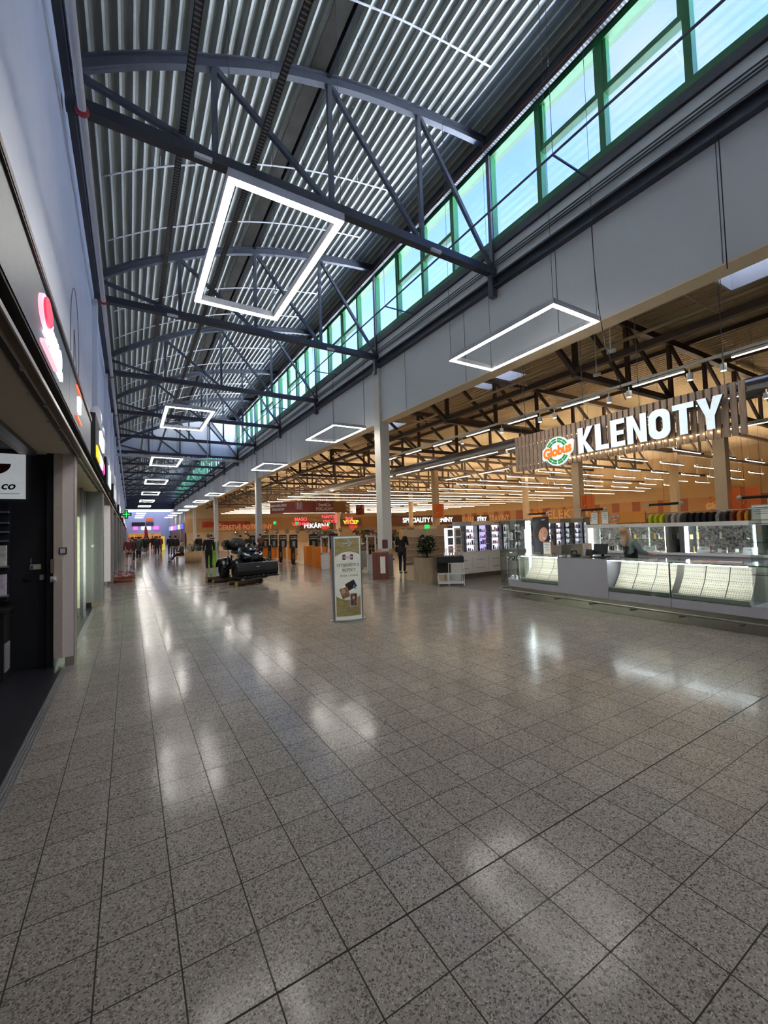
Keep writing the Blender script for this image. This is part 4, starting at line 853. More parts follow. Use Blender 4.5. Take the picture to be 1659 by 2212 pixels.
for y0 in range(0, 64):
    y = .2+y0*.095
    for z in (1.07, 1.351):
        k = R2.random(); n += 1
        b = B()
        if k < .45: b.tube([(10.0+.03*math.cos(a), y+.03*math.sin(a), z+.008) for a in [2*PI*q/10 for q in range(10)]], .007, 5, True); b.ball((9.97, y, z+.02), .014, 6, 4); nm, ct = 'bracelet', 'bracelet'
        elif k < .75: b.lathe([(.03, 0), (.02, .02), (.018, .09+.05*k), (0, .1+.05*k)], (10.05+.1*k, y, z), 8); nm, ct = 'jewellery_stand', 'stand'
        else: b.box(10.02, 10.07, y-.03, y+.03, z, z+.05+.05*k); nm, ct = 'jewellery_box', 'box'
        mm = [chrome, black, whitel, gold, redp][int(R2.random()*4.3)]
        mi_ = [chrome, black, whitel, gold, redp].index(mm); tag(b.build(nm, mm), '%s %s on the %s shelf of the lit wall case, %s from the right' % (('silver', 'black', 'cream', 'gold', 'red')[mi_], {'bracelet': 'bracelet', 'stand': 'jewellery stand', 'box': 'jewellery box'}[ct], 'lower' if z < 1.2 else 'upper', ordn(y0)), ct, 'jewellery in the wall case')
for y in (2.2, 3.2, 3.95, 5.0): 
    s_ = thing('price_card', 'white tented card in the lit wall case, %s' % ('near the right divider' if y < 2.5 else 'left of the right divider' if y < 3.5 else 'right of the saleswoman' if y < 4.5 else 'left of the saleswoman'), 'card', (9.93, y, 1.07)); b = B(); b.box(9.93, 9.935, y-.11, y+.11, 1.07, 1.2, rot=Matrix.Rotation(.2, 3, 'Y')); b.build('card', white, s_)
    text('CITY', .035, FX(9.915, y, 1.15), .001, .001, mat('ink', '#5b5450'), 'lettering', s_)
for i, (y, w) in enumerate(((6.25, .2), (5.98, .2), (3.0, .32))):
    frame_notice(9.95, y, 1.70, w, .32 if i < 2 else .3, ('pink headed notice in an oak frame on the wall case, left of a pair', 'violet striped notice in an oak frame on the wall case, right of a pair', 'white notice with flowers in an oak frame on the right of the wall case')[i], 4)
# face poster
t = thing('face_poster', 'dark poster of a smiling woman behind the counter', 'poster', (9.55, 6.95, 1.1))
b = B(); b.box(9.5, 9.53, 7.28, 7.78, 1.0, 1.95); b.box(9.5, 9.53, 7.48, 7.56, 0, 1.0); b.build('panel', mat('poster_dark', '#1a141c', .5), t)
E_ = lambda cy, cz, ry, rz, x, n=24, rot=0: [(x, cy+ry*math.cos(a)*math.cos(rot)-rz*math.sin(a)*math.sin(rot), cz+ry*math.cos(a)*math.sin(rot)+rz*math.sin(a)*math.cos(rot)) for a in [2*PI*k/n for k in range(n)]]
for nm, args, m in (('hair', (7.52, 1.58, .20, .27, 9.498), mat('dark_hair', '#2b1713', .8)), ('face', (7.45, 1.48, .14, .20, 9.496), mat('warm_skin', '#c98f70', .6)), ('smile', (7.42, 1.38, .055, .022, 9.494), white)):
    b = B(); b.add(E_(*args, rot=.35), [tuple(range(24))]); b.build(nm, m, t)
for k, (a, c) in enumerate(((7.50, 1.55), (7.39, 1.52))): b = B(); b.add(E_(a, c, .02, .01, 9.494), [tuple(range(24))]); b.build('eye', black, t)
text('CITY', .05, FX(9.49, 7.42, 1.87), .001, .002, white, 'lettering', t)
t = thing('portrait_poster', 'small portrait poster of a dark haired woman at the right edge', 'poster', (9.4, 1.9, 1.4)); b = B(); b.box(9.5, 9.52, 1.9, 2.35, 1.36, 1.72); b.box(9.5, 9.52, 2.1, 2.14, 0, 1.36); b.build('panel', mat('poster_grey', '#8e959c', .5), t)
b = B(); b.add(E_(2.2, 1.58, .09, .13, 9.497), [tuple(range(24))]); b.build('hair', mat('dark_hair', '#2b1713', .8), t); b = B(); b.add(E_(2.18, 1.55, .05, .08, 9.494), [tuple(range(24))]); b.build('face', mat('warm_skin', '#c98f70', .6), t)

# ================================================================== PEOPLE
skin = mat('skin', '#c99478', .55, var=.04)
def skinmesh(name, V, E_, Rr, m, parent, lvl=1, sy=1.0):
    me = bpy.data.meshes.new(name); me.from_pydata([tuple(v) for v in V], E_, []); o = bpy.data.objects.new(name, me); COL.objects.link(o)
    md = o.modifiers.new('s', 'SKIN'); md.use_smooth_shade = True
    for i, d in enumerate(me.skin_vertices[0].data): d.radius = (Rr[i], Rr[i]); d.use_root = (i == 0)
    sb = o.modifiers.new('u', 'SUBSURF'); sb.levels = lvl; sb.render_levels = lvl
    dg = bpy.context.evaluated_depsgraph_get(); dg.update(); nm = bpy.data.meshes.new_from_object(o.evaluated_get(dg)); bpy.data.objects.remove(o)
    nm.materials.clear(); nm.materials.append(m)
    for p in nm.polygons: p.use_smooth = True
    for v in nm.vertices: v.co.y *= sy
    r = bpy.data.objects.new(name, nm); COL.objects.link(r); r.parent = parent; return r
class Sk:
    def __init__(s): s.V = []; s.E = []; s.R = []
    def p(s, v, r, par=None):
        s.V.append(Vector(v)); s.R.append(r); i = len(s.V)-1
        if par is not None: s.E.append((par, i))
        return i
    def chain(s, pts, par):
        for v, r in pts: par = s.p(v, r, par)
        return par
def person(label, loc, rz, coat='#15161a', trousers='#1b1d26', hair='#3a2c22', pose='stand', h=1.75, long_coat=False, hat=None, step=.0, armbend=0, group=None, headback=0, longhair=False, bulk=1.0, fingers=True, shoes='#121212', lean=0, reach=None, bare=False, vest=None):
    """local figure looks towards -Y; hips, knees and elbows from pose"""
    t = thing('person', label, 'person', loc, group, rz); k = h/1.75
    sit = pose == 'sit'; hz = .50 if sit else .94
    L_ = lambda x, y, z: Vector((x, y, z))*k
    ln_ = Vector((0, -lean, 0))
    pel = L_(0, 0, hz); sp = L_(0, -lean*.3, hz+.2); ch = L_(0, -lean*.7, hz+.40); nk = L_(0, -lean, hz+.55); 
    hb = headback; hd0 = L_(0, -lean-.005+hb*.3, hz+.62); hd1 = L_(0, -lean-.015+hb*.9, hz+.69); hd2 = L_(0, -lean-.005+hb*1.5, hz+.765-abs(hb)*.25)
    legs = []
    for s in (-1, 1):
        st = step*s
        if sit: kn = L_(.11*s, -.42, .50+.02*s); an = L_(.11*s, -.62-.12*(s > 0), .10); to = L_(.12*s, -.80-.12*(s > 0), .06)
        else: kn = L_(.095*s, -.03-st*.45, .50); an = L_(.09*s, .02-st*(.75 if st > 0 else 1.1), .085+(.06*abs(step) if st < 0 else 0)); to = an+L_(.02*s, -.15, -.045)
        legs.append((L_(.09*s, 0, hz-.02), kn, an, to))
    arms = []
    for s in (-1, 1):
        sh = L_(.185*s, -lean*.9, hz+.49)
        if reach: el = L_(.25*s, -.12-lean, hz+.26); wr = Vector(reach)+L_(.16*s, .04, .03); 
        elif armbend: el = L_(.25*s, .0-lean*.5, hz+.22); wr = L_(.17*s, -.26-lean*.5, hz+.20+.05*armbend)
        elif sit: el = L_(.24*s, -.05, hz+.22); wr = L_(.14*s, -.28, hz+.14)
        else: el = L_(.225*s, .02+step*s*.25-lean*.4, hz+.22); wr = L_(.235*s, -.05+step*s*.45-lean*.3, hz-.01)
        arms.append((sh, el, wr))
    # body: one continuous surface
    S_ = Sk(); i0 = S_.p(pel, .10*k); i1 = S_.p(sp, .095*k, i0); i2 = S_.p(ch, .11*k, i1); i3 = S_.p(nk, .052*k, i2)
    i4 = S_.p(hd0, .058*k, i3); i5 = S_.p(hd1, .083*k, i4); i6 = S_.p(hd2, .072*k, i5)
    fdir = Vector((0, -1, hb*2.5)).normalized(); S_.p(hd1+fdir*.088*k, .011*k, i5)
    for s in (-1, 1): S_.p(hd1+Vector((s*.082*k, .01, 0)), .010*k, i5)
    for a, kn, an, to in legs: S_.chain([(a, .075*k), (kn, .050*k), ((kn+an)/2, .045*k), (an, .032*k), (to, .028*k)], i0)
    for sh, el, wr in arms:
        j = S_.chain([(sh, .050*k), (el, .036*k), (wr, .024*k)], i2); d = (wr-el).normalized(); pm = wr+d*.05*k; j = S_.p(pm, .026*k, j)
        if fingers:
            side = Vector((1, 0, 0)) if abs(d.x) < .8 else Vector((0, 1, 0)); cu = d.cross(side).normalized()
            for q, ln in ((-1.5, .055), (-.5, .068), (.5, .064), (1.5, .05)):
                b0 = pm+d*.03*k+side*q*.016*k; S_.chain([(b0, .0085*k), (b0+d*ln*.6*k+cu*.006, .008*k), (b0+d*ln*k+cu*.02*k, .007*k)], j)
            S_.chain([(pm+side*.028*k, .009*k), (pm+side*.042*k+d*.03*k, .008*k)], j)
    skinmesh('body', S_.V, S_.E, S_.R, skin, t, 1)
    g = bulk
    J = Sk(); a0 = J.p(L_(0, 0, hz-.05), .150*k*g); a1 = J.p(sp, .145*k*g, a0); a2 = J.p(ch, .155*k*g, a1); J.p(nk-L_(0, 0, .02), .075*k, a2)
    if long_coat and not sit: J.chain([(L_(0, .01, hz-.25), .165*k*g), (L_(0, .01, hz-.38), .17*k*g)], a0)
    elif sit: pass
    else: J.p(L_(0, 0, hz-.12), .152*k*g, a0)
    for sh, el, wr in arms: J.chain([(sh, .075*k*g), (el, .056*k*g), (wr-(wr-el)*.06, .042*k*g)], a2)
    cm = mat('cloth_'+coat.strip('#'), coat, .85, var=.12, scale=30); skinmesh('jacket', J.V, J.E, J.R, cm, t, 1, .88)
    if vest:
        Q = Sk(); q0 = Q.p(L_(0, 0, hz-.06), .158*k*g); q1 = Q.p(sp, .152*k*g, q0); q2 = Q.p(ch, .168*k*g, q1); Q.p(nk, .088*k, q2)
        for sh, el, wr in arms: Q.p(ch.lerp(sh, .62), .09*k, q2)
        skinmesh('vest', Q.V, Q.E, Q.R, mat('cloth_'+vest.strip('#'), vest, .85, var=.1, scale=30), t, 1, .88)
    T = Sk(); c0 = T.p(pel, .125*k)
    for a, kn, an, to in legs:
        if bare: T.chain([(a, .10*k), (kn+(a-kn)*.12, .085*k)], c0)
        else: T.chain([(a, .098*k), (kn, .068*k), (an+L_(0, 0, .02), .052*k)], c0)
    skinmesh('trousers', T.V, T.E, T.R, mat('cloth_'+trousers.strip('#'), trousers, .85, var=.12, scale=30), t, 1)
    b = B()
    for a, kn, an, to in legs: m_ = (an+to)/2; b.ball((m_.x, m_.y-.015*k, max(m_.z, .045*k)), (.048*k, .135*k, .043*k), 10, 6)
    b.build('shoes', mat('shoe_'+shoes.strip('#'), shoes, .6), t, world=False)
    hm = mat('hair_'+(hat or hair).strip('#'), hat or hair, .8, var=.2, scale=60); b = B()
    b.ball(tuple(hd1.lerp(hd2, .55)-fdir*.022*k), (.093*k, .098*k, .095*k), 14, 10)
    if longhair: b.ball(tuple(hd0-fdir*.075*k-L_(0, 0, .04+abs(hb)*.2)), (.085*k, .05*k, .20*k), 12, 8)
    if hat: b.lathe([(.098*k, 0), (.098*k, .02*k), (.09*k, .025*k)], tuple(hd1+L_(0, 0, .02)), 16)
    b.build('hat' if hat else 'hair', hm, t, world=False)
    b = B()
    for s in (-1, 1): b.ball(tuple(hd1+fdir*.080*k+Vector((s*.030, 0, .012))*k), .008*k, 6, 4)
    b.build('eyes', black, t, world=False); b = B(); b.ball(tuple(hd0+fdir*.066*k+Vector((0, 0, .015))*k), (.022*k, .008*k, .006*k), 8, 4); b.build('mouth', mat('lips', '#9a5548', .5), t, world=False)
    return t
def bag(x, y, z, s, m, lab):
    t = thing('handbag', lab, 'bag', (x, y, z)); b = B(); b.box(x-.16*s, x+.16*s, y-.06*s, y+.06*s, z, z+.22*s); b.build('bag_body', m, t, bevel=.03*s)
    b = B(); b.tube([(x-.1*s, y, z+.2*s), (x-.08*s, y, z+.36*s), (x+.08*s, y, z+.36*s), (x+.1*s, y, z+.2*s)], .01*s, 6); b.build('handle', m, t); return t
person('man in a dark quilted jacket seen from behind, left of the quad bike', (3.28, 21.9, 0), PI-.15, '#17181d', '#1d2330', '#6a5a4e', h=1.78, bulk=1.05, shoes='#e0e0e0')
person('blonde woman in a black coat with a bag, standing beside the nearest column', (8.98, 13.55, 0), -1.0-PI, '#0f0f12', '#121a2a', '#c6a26a', h=1.72, armbend=1, longhair=True)
bag(8.72, 13.35, .86, 1.0, blackm, 'black shoulder bag at the hip of the blonde woman')
person('person in a black coat half hidden behind the nearest column', (8.62, 14.3, 0), PI-.4, '#0c0c0e', '#14161c', '#2c2220', h=1.7)
person('saleswoman with long fair hair tilting her head back behind the jewellery counter', (8.96, 4.86, 0), 1.02, '#6f7c78', '#15161a', '#b08d6c', h=1.66, headback=.075, longhair=True, reach=(-.05, -.30, 1.05), lean=-.05, vest='#121217')
person('person in a maroon jacket, fawn shorts and a pink cap walking on the left', (-.05, 28.6, 0), PI, '#5c1f2b', '#8a7c66', '#8a7c66', h=1.75, step=.25, hat='#c08a84', bare=True)
person('person in dark clothes seated with legs stretched out beside the round planter', (2.95, 31.0, 0), -1.25, '#3a3a2a', '#141518', '#b9a48a', 'sit', 1.72)
FAR = [(.55, 36.5, '#2d4038', '#141824', 'person in a dark green jacket striding away, right of the maroon jacket', .35), (.15, 33.5, '#4a3230', '#1a1a20', 'person in a brown coat half hidden by the maroon jacket', .2), (1.35, 50, '#17181a', '#101014', 'person in black between the two walkers on the left', .3), (2.05, 42, '#1b1c28', '#12121a', 'broad person in a navy coat walking mid mall', .3), (2.55, 47, '#8a1f22', '#171717', 'person in a red jacket beyond the navy coat', .2),
       (3.0, 41, '#1a1420', '#101014', 'person in a plum black coat beside the second column from the far end', .1), (3.0, 36.0, '#16171a', '#101218', 'person in black pushing a trolley', .15), (4.3, 33.2, '#0f1012', '#0f1012', 'person in a black hooded coat behind the seated person', 0), (5.6, 36, '#16171a', '#101218', 'person in black standing beyond the planter shrub', 0), (1.0, 60, '#22212a', '#101014', 'dark figure far down the left half of the mall', .2), (1.7, 66, '#1a1a1f', '#101014', 'dark figure far down the middle of the mall', .2),
       (2.3, 72, '#3a2a2a', '#101014', 'brown coated figure far down the mall', .1), (2.9, 64, '#141418', '#101014', 'dark figure beyond the red jacket', .1), (.4, 70, '#2c2c34', '#101014', 'grey coated figure far down beside the left shops', .1), (3.6, 78, '#1c1c22', '#101014', 'dark figure near the far shops', .1), (1.3, 84, '#101014', '#101014', 'dark figure nearest the end of the mall', 0)]
FAR += [(.75, 44, '#1d1c20', '#141418', 'black coated person behind the dark green jacket', .2), (.2, 47, '#3b2c2e', '#141418', 'brown coated person close to the left shops', .2), (1.7, 55, '#22232c', '#101014', 'slate coated person deep in the crowd', .2), (2.35, 58, '#141417', '#101014', 'black coated person deep in the crowd', .1), (1.05, 52, '#4a4440', '#181820', 'taupe coated person deep in the crowd', .2), (.6, 56, '#17171c', '#101014', 'dark figure deep in the crowd on the left', .1), (2.85, 53, '#101216', '#101014', 'black figure deep in the crowd on the right', .2)]
for x, y, c, tr, lab, st in FAR: person(lab, (x, y, 0), PI if y != 33.2 else .4, c, tr, '#2b221c', step=st, h=1.74, bulk=1.22, fingers=y < 45, hat='#20201c' if x == 5.6 else None)
CHK = [((6.0, 25.5), '#16171a', 'person in a black jacket beyond the quad bike, left of the till panels'), ((6.4, 29.5), '#101014', 'person in black queueing behind the till panels'), ((7.6, 28.8), '#6a4630', 'person in a tan brown jacket at the self checkout'), ((9.7, 24.4), '#5a1c22', 'person in a dark red jumper at the self checkout'), ((9.9, 22.0), '#141418', 'person in black with a white paper at the self checkout'), ((9.7, 18.9), '#2a2420', 'person in a brown black jacket by the orange tills'),
       ((10.3, 17.0), '#22242a', 'person in dark grey beside the white shelf frame'), ((11.0, 19.5), '#7b5230', 'person in an ochre coat beyond the tills'), ((8.6, 16.5), '#cfc6ba', 'person in a cream shirt behind the kiosk left of the column'), ((12.5, 20), '#101014', 'dark haired person above the photo sign')]
for (x, y), c, lab in CHK: person(lab, (x, y, 0), R0.uniform(-2.5, 2.5), c, '#16181f', R0.choice(('#2b2019', '#4a3424', '#1d1715')), h=R0.uniform(1.64, 1.78), armbend=1, fingers=False)
# trolley
t = thing('shopping_trolley', 'grey wire shopping trolley pushed by the person in black', 'trolley', (2.85, 35.4, 0)); b = B()
for i in range(7): z = .45+i*.08; b.tube([(2.6, 35.0, z), (3.1, 35.0, z), (3.1, 35.8, z), (2.6, 35.8, z)], .006, 4, True)
for i in range(9): x = 2.6+i*.0625; b.tube([(x, 35.0, .45), (x, 35.0, .93)], .005, 4)
b.build('basket', inox, t); b = B(); b.tube([(2.6, 35, .45), (2.6, 35.1, .1)], .012, 5); b.tube([(3.1, 35, .45), (3.1, 35.1, .1)], .012, 5); b.tube([(2.6, 35.8, .45), (2.6, 35.7, .1)], .012, 5); b.tube([(3.1, 35.8, .45), (3.1, 35.7, .1)], .012, 5); b.build('legs', inox, t)
for x, y in ((2.6, 35.1), (3.1, 35.1), (2.6, 35.7), (3.1, 35.7)): b = B(); b.lathe([(0, -.015), (.05, -.015), (.05, .015), (0, .015)], (x, y, .05), 10, 'X'); b.build('wheel', blackm, t)

# ================================================================== MALL THINGS
# photo sign stand
t = thing('photo_sign', 'tall white photo printing sign with an arrow, standing on the open floor', 'sign stand', (3.64, 7.5, 0)); t.rotation_euler = (0, 0, .0)
ang = math.atan2(7.41-7.57, 3.95-3.37); RZ = Matrix.Rotation(ang, 4, 'Z'); T0 = Matrix.Translation((3.655, 7.49, 0)) @ RZ
def sgn(b, name, m, par=None): b.xf(T0); return b.build(name, m, par or t)
b = B(); b.prism([(.36*math.cos(a), .16*math.sin(a)) for a in [2*PI*k/28 for k in range(28)]], 0, .02, lambda u, v, w: Vector((u, v, w))); sgn(b, 'base_plate', alu)
b = B(); b.prism([(-.27, -.01)]+[(-.27+.54*k/10, -.05-.025*math.sin(PI*k/10)) for k in range(11)]+[(.27, -.01)], .02, 1.63, lambda u, v, w: Vector((u, v, w))); sgn(b, 'panel', mat('sign_face', '#dfe2d6', .3, emit=.12))
b = B(); b.box(-.30, -.265, -.07, .03, .02, 1.65); b.box(.265, .285, -.07, .03, .02, 1.65); b.box(-.30, .285, -.01, .03, .02, 1.65); sgn(b, 'side_profile', mat('sign_alu', '#8d9299', .35, .6))
yf = lambda u: -.0505-.025*math.sin(PI*(u+.27)/.54)
def face(b, pts, lift=.003):   # polygon on the curved front
    n = len(pts); b.add([(u, yf(u)-lift, v) for u, v in pts], [tuple(range(n))]); return b
def strip(u0, u1, vlo, vhi, lift=.003, n=16):
    b = B()
    for i in range(n):
        a, c = u0+(u1-u0)*i/n, u0+(u1-u0)*(i+1)/n; b.add([(a, yf(a)-lift, vlo(a)), (c, yf(c)-lift, vlo(c)), (c, yf(c)-lift, vhi(c)), (a, yf(a)-lift, vhi(a))], [(0, 1, 2, 3)])
    return b
wd = wood('olive_wood_print', '#9a8d58', '#b5a873', .6, 0)
arcf = lambda u: 1.33-.10*((u+.02)/.26)**2*1+.0
sgn(strip(-.24, .24, lambda u: 1.34-1.3*(u-.02)**2*1.1, lambda u: 1.60), 'wood_top', wd)
sgn(strip(-.24, .24, lambda u: .09, lambda u: .40+.9*(u-.0)**2*1.6), 'wood_bottom', wd)
b = B(); face(b, [(-.10, 1.485), (.03, 1.485), (.03, 1.505+.01), (-.10, 1.515)], .006); face(b, [(.06, 1.50), (0.0, 1.555), (.02, 1.57), (.10, 1.50), (.02, 1.43), (.0, 1.447)], .006); sgn(b, 'arrow', white)
b = B(); face(b, [(-.10, 1.18), (.11, 1.18), (.11, 1.28), (-.10, 1.28)]); sgn(b, 'logo_plate', mat('logo_red', '#8e1f26', .4))
def stext(s, size, u, v, m, bold=0, sq=1, nm='lettering', lift=.006):
    M = T0 @ Matrix.Translation((u, yf(u)-lift-.012, v)) @ Matrix(((1, 0, 0, 0), (0, 0, -1, 0), (0, 1, 0, 0), (0, 0, 0, 1))); return text(s, size, M, .001, bold, m, nm, t, squash=sq)
tan_t = mat('tan_letters', '#7d6a43', .6)
stext('cewe', .085, .005, 1.235, white, .004); stext('VYTISKNĚTE SI', .082, 0, 1.075, tan_t, .001, .82); stext('FOTKY', .085, .02, .975, tan_t, .001); stext('ihned z mobilu', .06, .02, .875, tan_t, 0)
for i, (u, v, w, h, r, m, nm) in enumerate(((.055, .68, .20, .15, .45, mat('photo_brown', '#3a2a26', .4, var=.5, scale=25), 'photo_hand'), (-.07, .54, .16, .20, .32, mat('photo_tan', '#a07c5e', .4, var=.5, scale=25), 'photo_child'), (.10, .40, .15, .27, -.04, whitel, 'phone'), (.10, .40, .125, .235, -.04, mat('photo_phone', '#6d5a50', .4, var=.7, scale=22), 'phone_screen'))):
    c, s = math.cos(r), math.sin(r); b = B(); face(b, [(u+a*c-d*s, v+a*s+d*c) for a, d in ((-w/2, -h/2), (w/2, -h/2), (w/2, h/2), (-w/2, h/2))], .0045+.0015*i); sgn(b, nm, m)
b = B(); face(b, [(-.10+.045*math.cos(a), .57+.05*math.sin(a)) for a in [2*PI*k/14 for k in range(14)]], .008); face(b, [(.10+.028*math.cos(a), .44+.035*math.sin(a)) for a in [2*PI*k/14 for k in range(14)]], .012); sgn(b, 'printed_faces', mat('print_face', '#d8ad90', .5))
b = B(); face(b, [(.09, .62), (.15, .61), (.13, .70), (.10, .68)], .0075); sgn(b, 'printed_blue', mat('print_blue', '#4f7fb8', .5))
b = B(); face(b, [(.17, .42), (.215, .40), (.24, .20), (.18, .25)], .0075); sgn(b, 'printed_hand', mat('print_hand', '#c9966f', .5))

# photo kiosk at the column
t = thing('photo_kiosk', 'brick patterned photo kiosk box with a screen hood in front of the nearest column', 'kiosk', (7.6, 12.75, 0))
bk = dots('brick_print', '#7a4538', '#4b2a24', 22, .25, .5); HX = [(7.32, 12.95), (7.42, 12.62), (7.68, 12.52), (7.80, 12.62), (7.86, 12.9), (7.66, 13.08), (7.42, 13.08)]
b = B(); b.prism(HX, 0, .92, Mz); b.build('body', bk, t); b = B(); b.prism([(x, y) for x, y in HX], .92, .96, Mz); b.build('top', mat('kiosk_top', '#8a5a4c', .5), t)
b = B(); b.box(7.62, 7.84, 12.72, 12.76, .96, 1.38); b.build('hood', mat('kiosk_maroon', '#5a2830', .5), t, bevel=.01); b = B(); b.box(7.58, 7.84, 12.66, 12.70, .97, 1.07); b.build('white_card', white, t)
b = B(); b.quad((7.435, 12.612, .22), (7.60, 12.548, .22), (7.60, 12.548, .80), (7.435, 12.612, .80)); b.build('white_notice', mat('paper', '#eee9e2', .7), t)
b = B(); b.quad((7.70, 12.532, .45), (7.79, 12.608, .45), (7.79, 12.608, .82), (7.70, 12.532, .82)); b.build('violet_print', mat('violet_print', '#7a3a78', .5, var=.5, scale=18), t)

# flower baskets by the left wall
def flowers(x, y, r, n, lab, seed):
    t = thing('flower_basket', lab, 'flowers', (x, y, 0)); rr = random.Random(seed)
    b = B(); b.lathe([(0, 0), (r*.95, 0), (r*1.05, .10), (r*.98, .10), (r*.9, .02)], (x, y, 0), 20); b.build('bowl', mat('terracotta', '#8a4b34', .7), t)
    for k in range(n):
        a = rr.uniform(0, 2*PI); q = r*.85*math.sqrt(rr.random()); z = .16+.34*rr.random()*(1-q/r*.5); b = B(); px, py = x+q*math.cos(a), y+q*math.sin(a)
        for s in range(5): b.ball((px+.03*math.cos(s*1.256), py+.03*math.sin(s*1.256), z), (.024, .024, .012), 6, 4)
        b.build('bloom', (mat('pink_petals', '#d0305c', .6), mat('white_petals', '#e8d8d4', .6), mat('red_petals', '#a81f38', .6))[k % 3], t)
    b = B()
    for k in range(60):
        a = rr.uniform(0, 2*PI); q = r*rr.uniform(.2, 1.1); z = rr.uniform(.08, .3); px, py = x+q*math.cos(a), y+q*math.sin(a); d = rr.uniform(0, 6)
        b.add([(px, py, z), (px+.03*math.cos(d), py+.03*math.sin(d), z+.02), (px+.08*math.cos(d+.3), py+.08*math.sin(d+.3), z+.05), (px+.03*math.cos(d+.7), py+.03*math.sin(d+.7), z+.01)], [(0, 1, 2, 3)])
    b.build('foliage', mat('dark_leaves', '#24361f', .7), t)
flowers(-.22, 19.6, .32, 26, 'low basket of pink flowers on the floor by the left wall, the nearer one', 1); flowers(-.5, 21.0, .28, 20, 'basket of pink and white flowers behind the nearer one', 2); flowers(.02, 20.9, .16, 8, 'small flower bowl right of the two baskets', 3)

# shrubs and planters
def shrub(x, y, z, r, h, n, seed, parent, lf=.12):
    rr = random.Random(seed); b = B()
    for k in range(5): a = k*1.3; b.tube([(x, y, z), (x+.1*math.cos(a)*r*2, y+.1*math.sin(a)*r*2, z+h*.5), (x+.3*r*math.cos(a), y+.3*r*math.sin(a), z+h*.8)], [.02, .014, .006], 5)
    b.build('stem', mat('stem_brown', '#3a2c1e', .8), parent); b = B()
    for k in range(n):
        a = rr.uniform(0, 2*PI); q = r*rr.random()**.5; zz = z+h*rr.uniform(.15, 1); f = 1-.5*abs(zz-z-h*.5)/h; px, py = x+q*f*math.cos(a), y+q*f*math.sin(a); d = rr.uniform(0, 2*PI); s = lf*rr.uniform(.7, 1.2); u = Vector((math.cos(d), math.sin(d), rr.uniform(-.4, .5))); v = u.cross(Vector((0, 0, 1))).normalized()*s*.22; p = Vector((px, py, zz))
        b.add([p, p+u*s*.4+v, p+u*s, p+u*s*.4-v], [(0, 1, 2, 3)])
    b.build('foliage', mat('green_foliage', '#2d4a2a', .5, var=.3), parent)
t = thing('wooden_planter', 'grey oak planter box with a leafy green shrub beside the black display table', 'planter', (8.0, 10.7, 0))
b = B(); b.box(7.82, 8.30, 10.5, 11.15, 0, .82); b.build('box', greywood, t); b = B(); b.box(7.86, 8.26, 10.54, 11.11, .8, .83); b.build('soil', mat('soil', '#2a2019', .9), t); shrub(8.10, 10.8, .82, .34, .66, 700, 5, t, .17)
t = thing('round_planter', 'round oak slatted planter with a low green shrub in the middle of the mall', 'planter', (3.42, 29.1, 0))
b = B(); b.lathe([(0, 0), (.48, 0), (.48, .72), (.42, .72), (.42, .66), (0, .66)], (3.42, 29.1, 0), 28); b.build('tub', wood('planter_oak', '#a5855c', '#c8a878', 1, 2), t); shrub(3.42, 29.1, .66, .5, .5, 260, 6, t, .18)
t = thing('bench', 'pale bench with thin legs beside the round planter', 'bench', (2.9, 30.8, 0)); b = B(); b.box(2.6, 3.3, 30.2, 31.4, .36, .40); b.build('seat', oak, t)
for x in (2.66, 3.24):
    for y in (30.3, 31.3): b = B(); b.box(x-.02, x+.02, y-.02, y+.02, 0, .36); b.build('leg', steel_m, t)
# lime stand behind the man
t = thing('lime_stand', 'white framed stand with a lime green panel behind the quilted jacket man', 'stand', (3.9, 24.6, 0)); b = B(); b.box(3.62, 4.06, 24.5, 24.56, .08, 1.35); b.build('panel', mat('lime_green', '#7fb81e', .4), t)
b = B(); b.box(3.55, 3.62, 24.45, 24.6, 0, 1.5); b.box(4.06, 4.10, 24.45, 24.6, 0, 1.5); b.box(3.62, 4.06, 24.45, 24.6, 1.35, 1.5); b.build('frame', white, t)
b = B(); b.box(3.25, 3.75, 59.4, 59.6, 0, 1.7); tag(b.build('yellow_stand', mat('yellow_stand', '#e8d25a', .4, emit=.5)), 'pale yellow display stand beside the far right shops', 'stand')
b = B(); b.prism([(2.0, 0), (2.5, 0), (2.62, 1.6), (2.3, 3.6), (2.05, 3.2)], 78, 78.05, lambda u, v, w: Vector((u, w, v))); tag(b.build('beach_flag', mat('red_flag', '#a3202c', .6)), 'tall red feather flag far down the mall', 'flag')
# far end signs
t = thing('far_signs', 'pink and white lit sign row on the pale blue end wall', 'sign', (2.5, 109.9, 3.4))
for x, w, m in ((1.1, .8, mat('pink_neon', '#ff5fc8', .4, emit=1.6)), (2.6, .7, m2), (3.6, 1.1, m2), (5.2, 1.1, mat('pink_neon', '#ff5fc8', .4, emit=1.6))): b = B(); b.box(x-w/2, x+w/2, 109.8, 109.99, 3.25, 4.0); b.build('lit_panel', m, t)
b = B(); b.box(.4, 3.0, 109.85, 109.98, 4.15, 5.0); tag(b.build('black_sign', black), 'wide black sign on the pale blue end wall', 'sign')
b = B(); b.box(3.2, 4.7, 109.85, 109.98, 4.15, 5.0); tag(b.build('grey_sign', mat('slate_sign', '#3d3f5a', .5)), 'dark slate sign right of the wide black sign', 'sign')
b = B(); b.box(3.2, 4.6, 109.85, 109.98, 5.2, 5.9); tag(b.build('orange_sign', mat('orange_sign', '#d0663a', .5, emit=.3)), 'small orange sign above the slate sign', 'sign')
b = B(); b.box(-.3, 6.2, 109.7, 110, 0, 2.4); tag(b.build('far_shop', mat('far_shop_warm', '#b87a3a', .5, emit=.6, var=.5, scale=1.2)), 'warm lit shop front at the end of the mall', 'shop front')
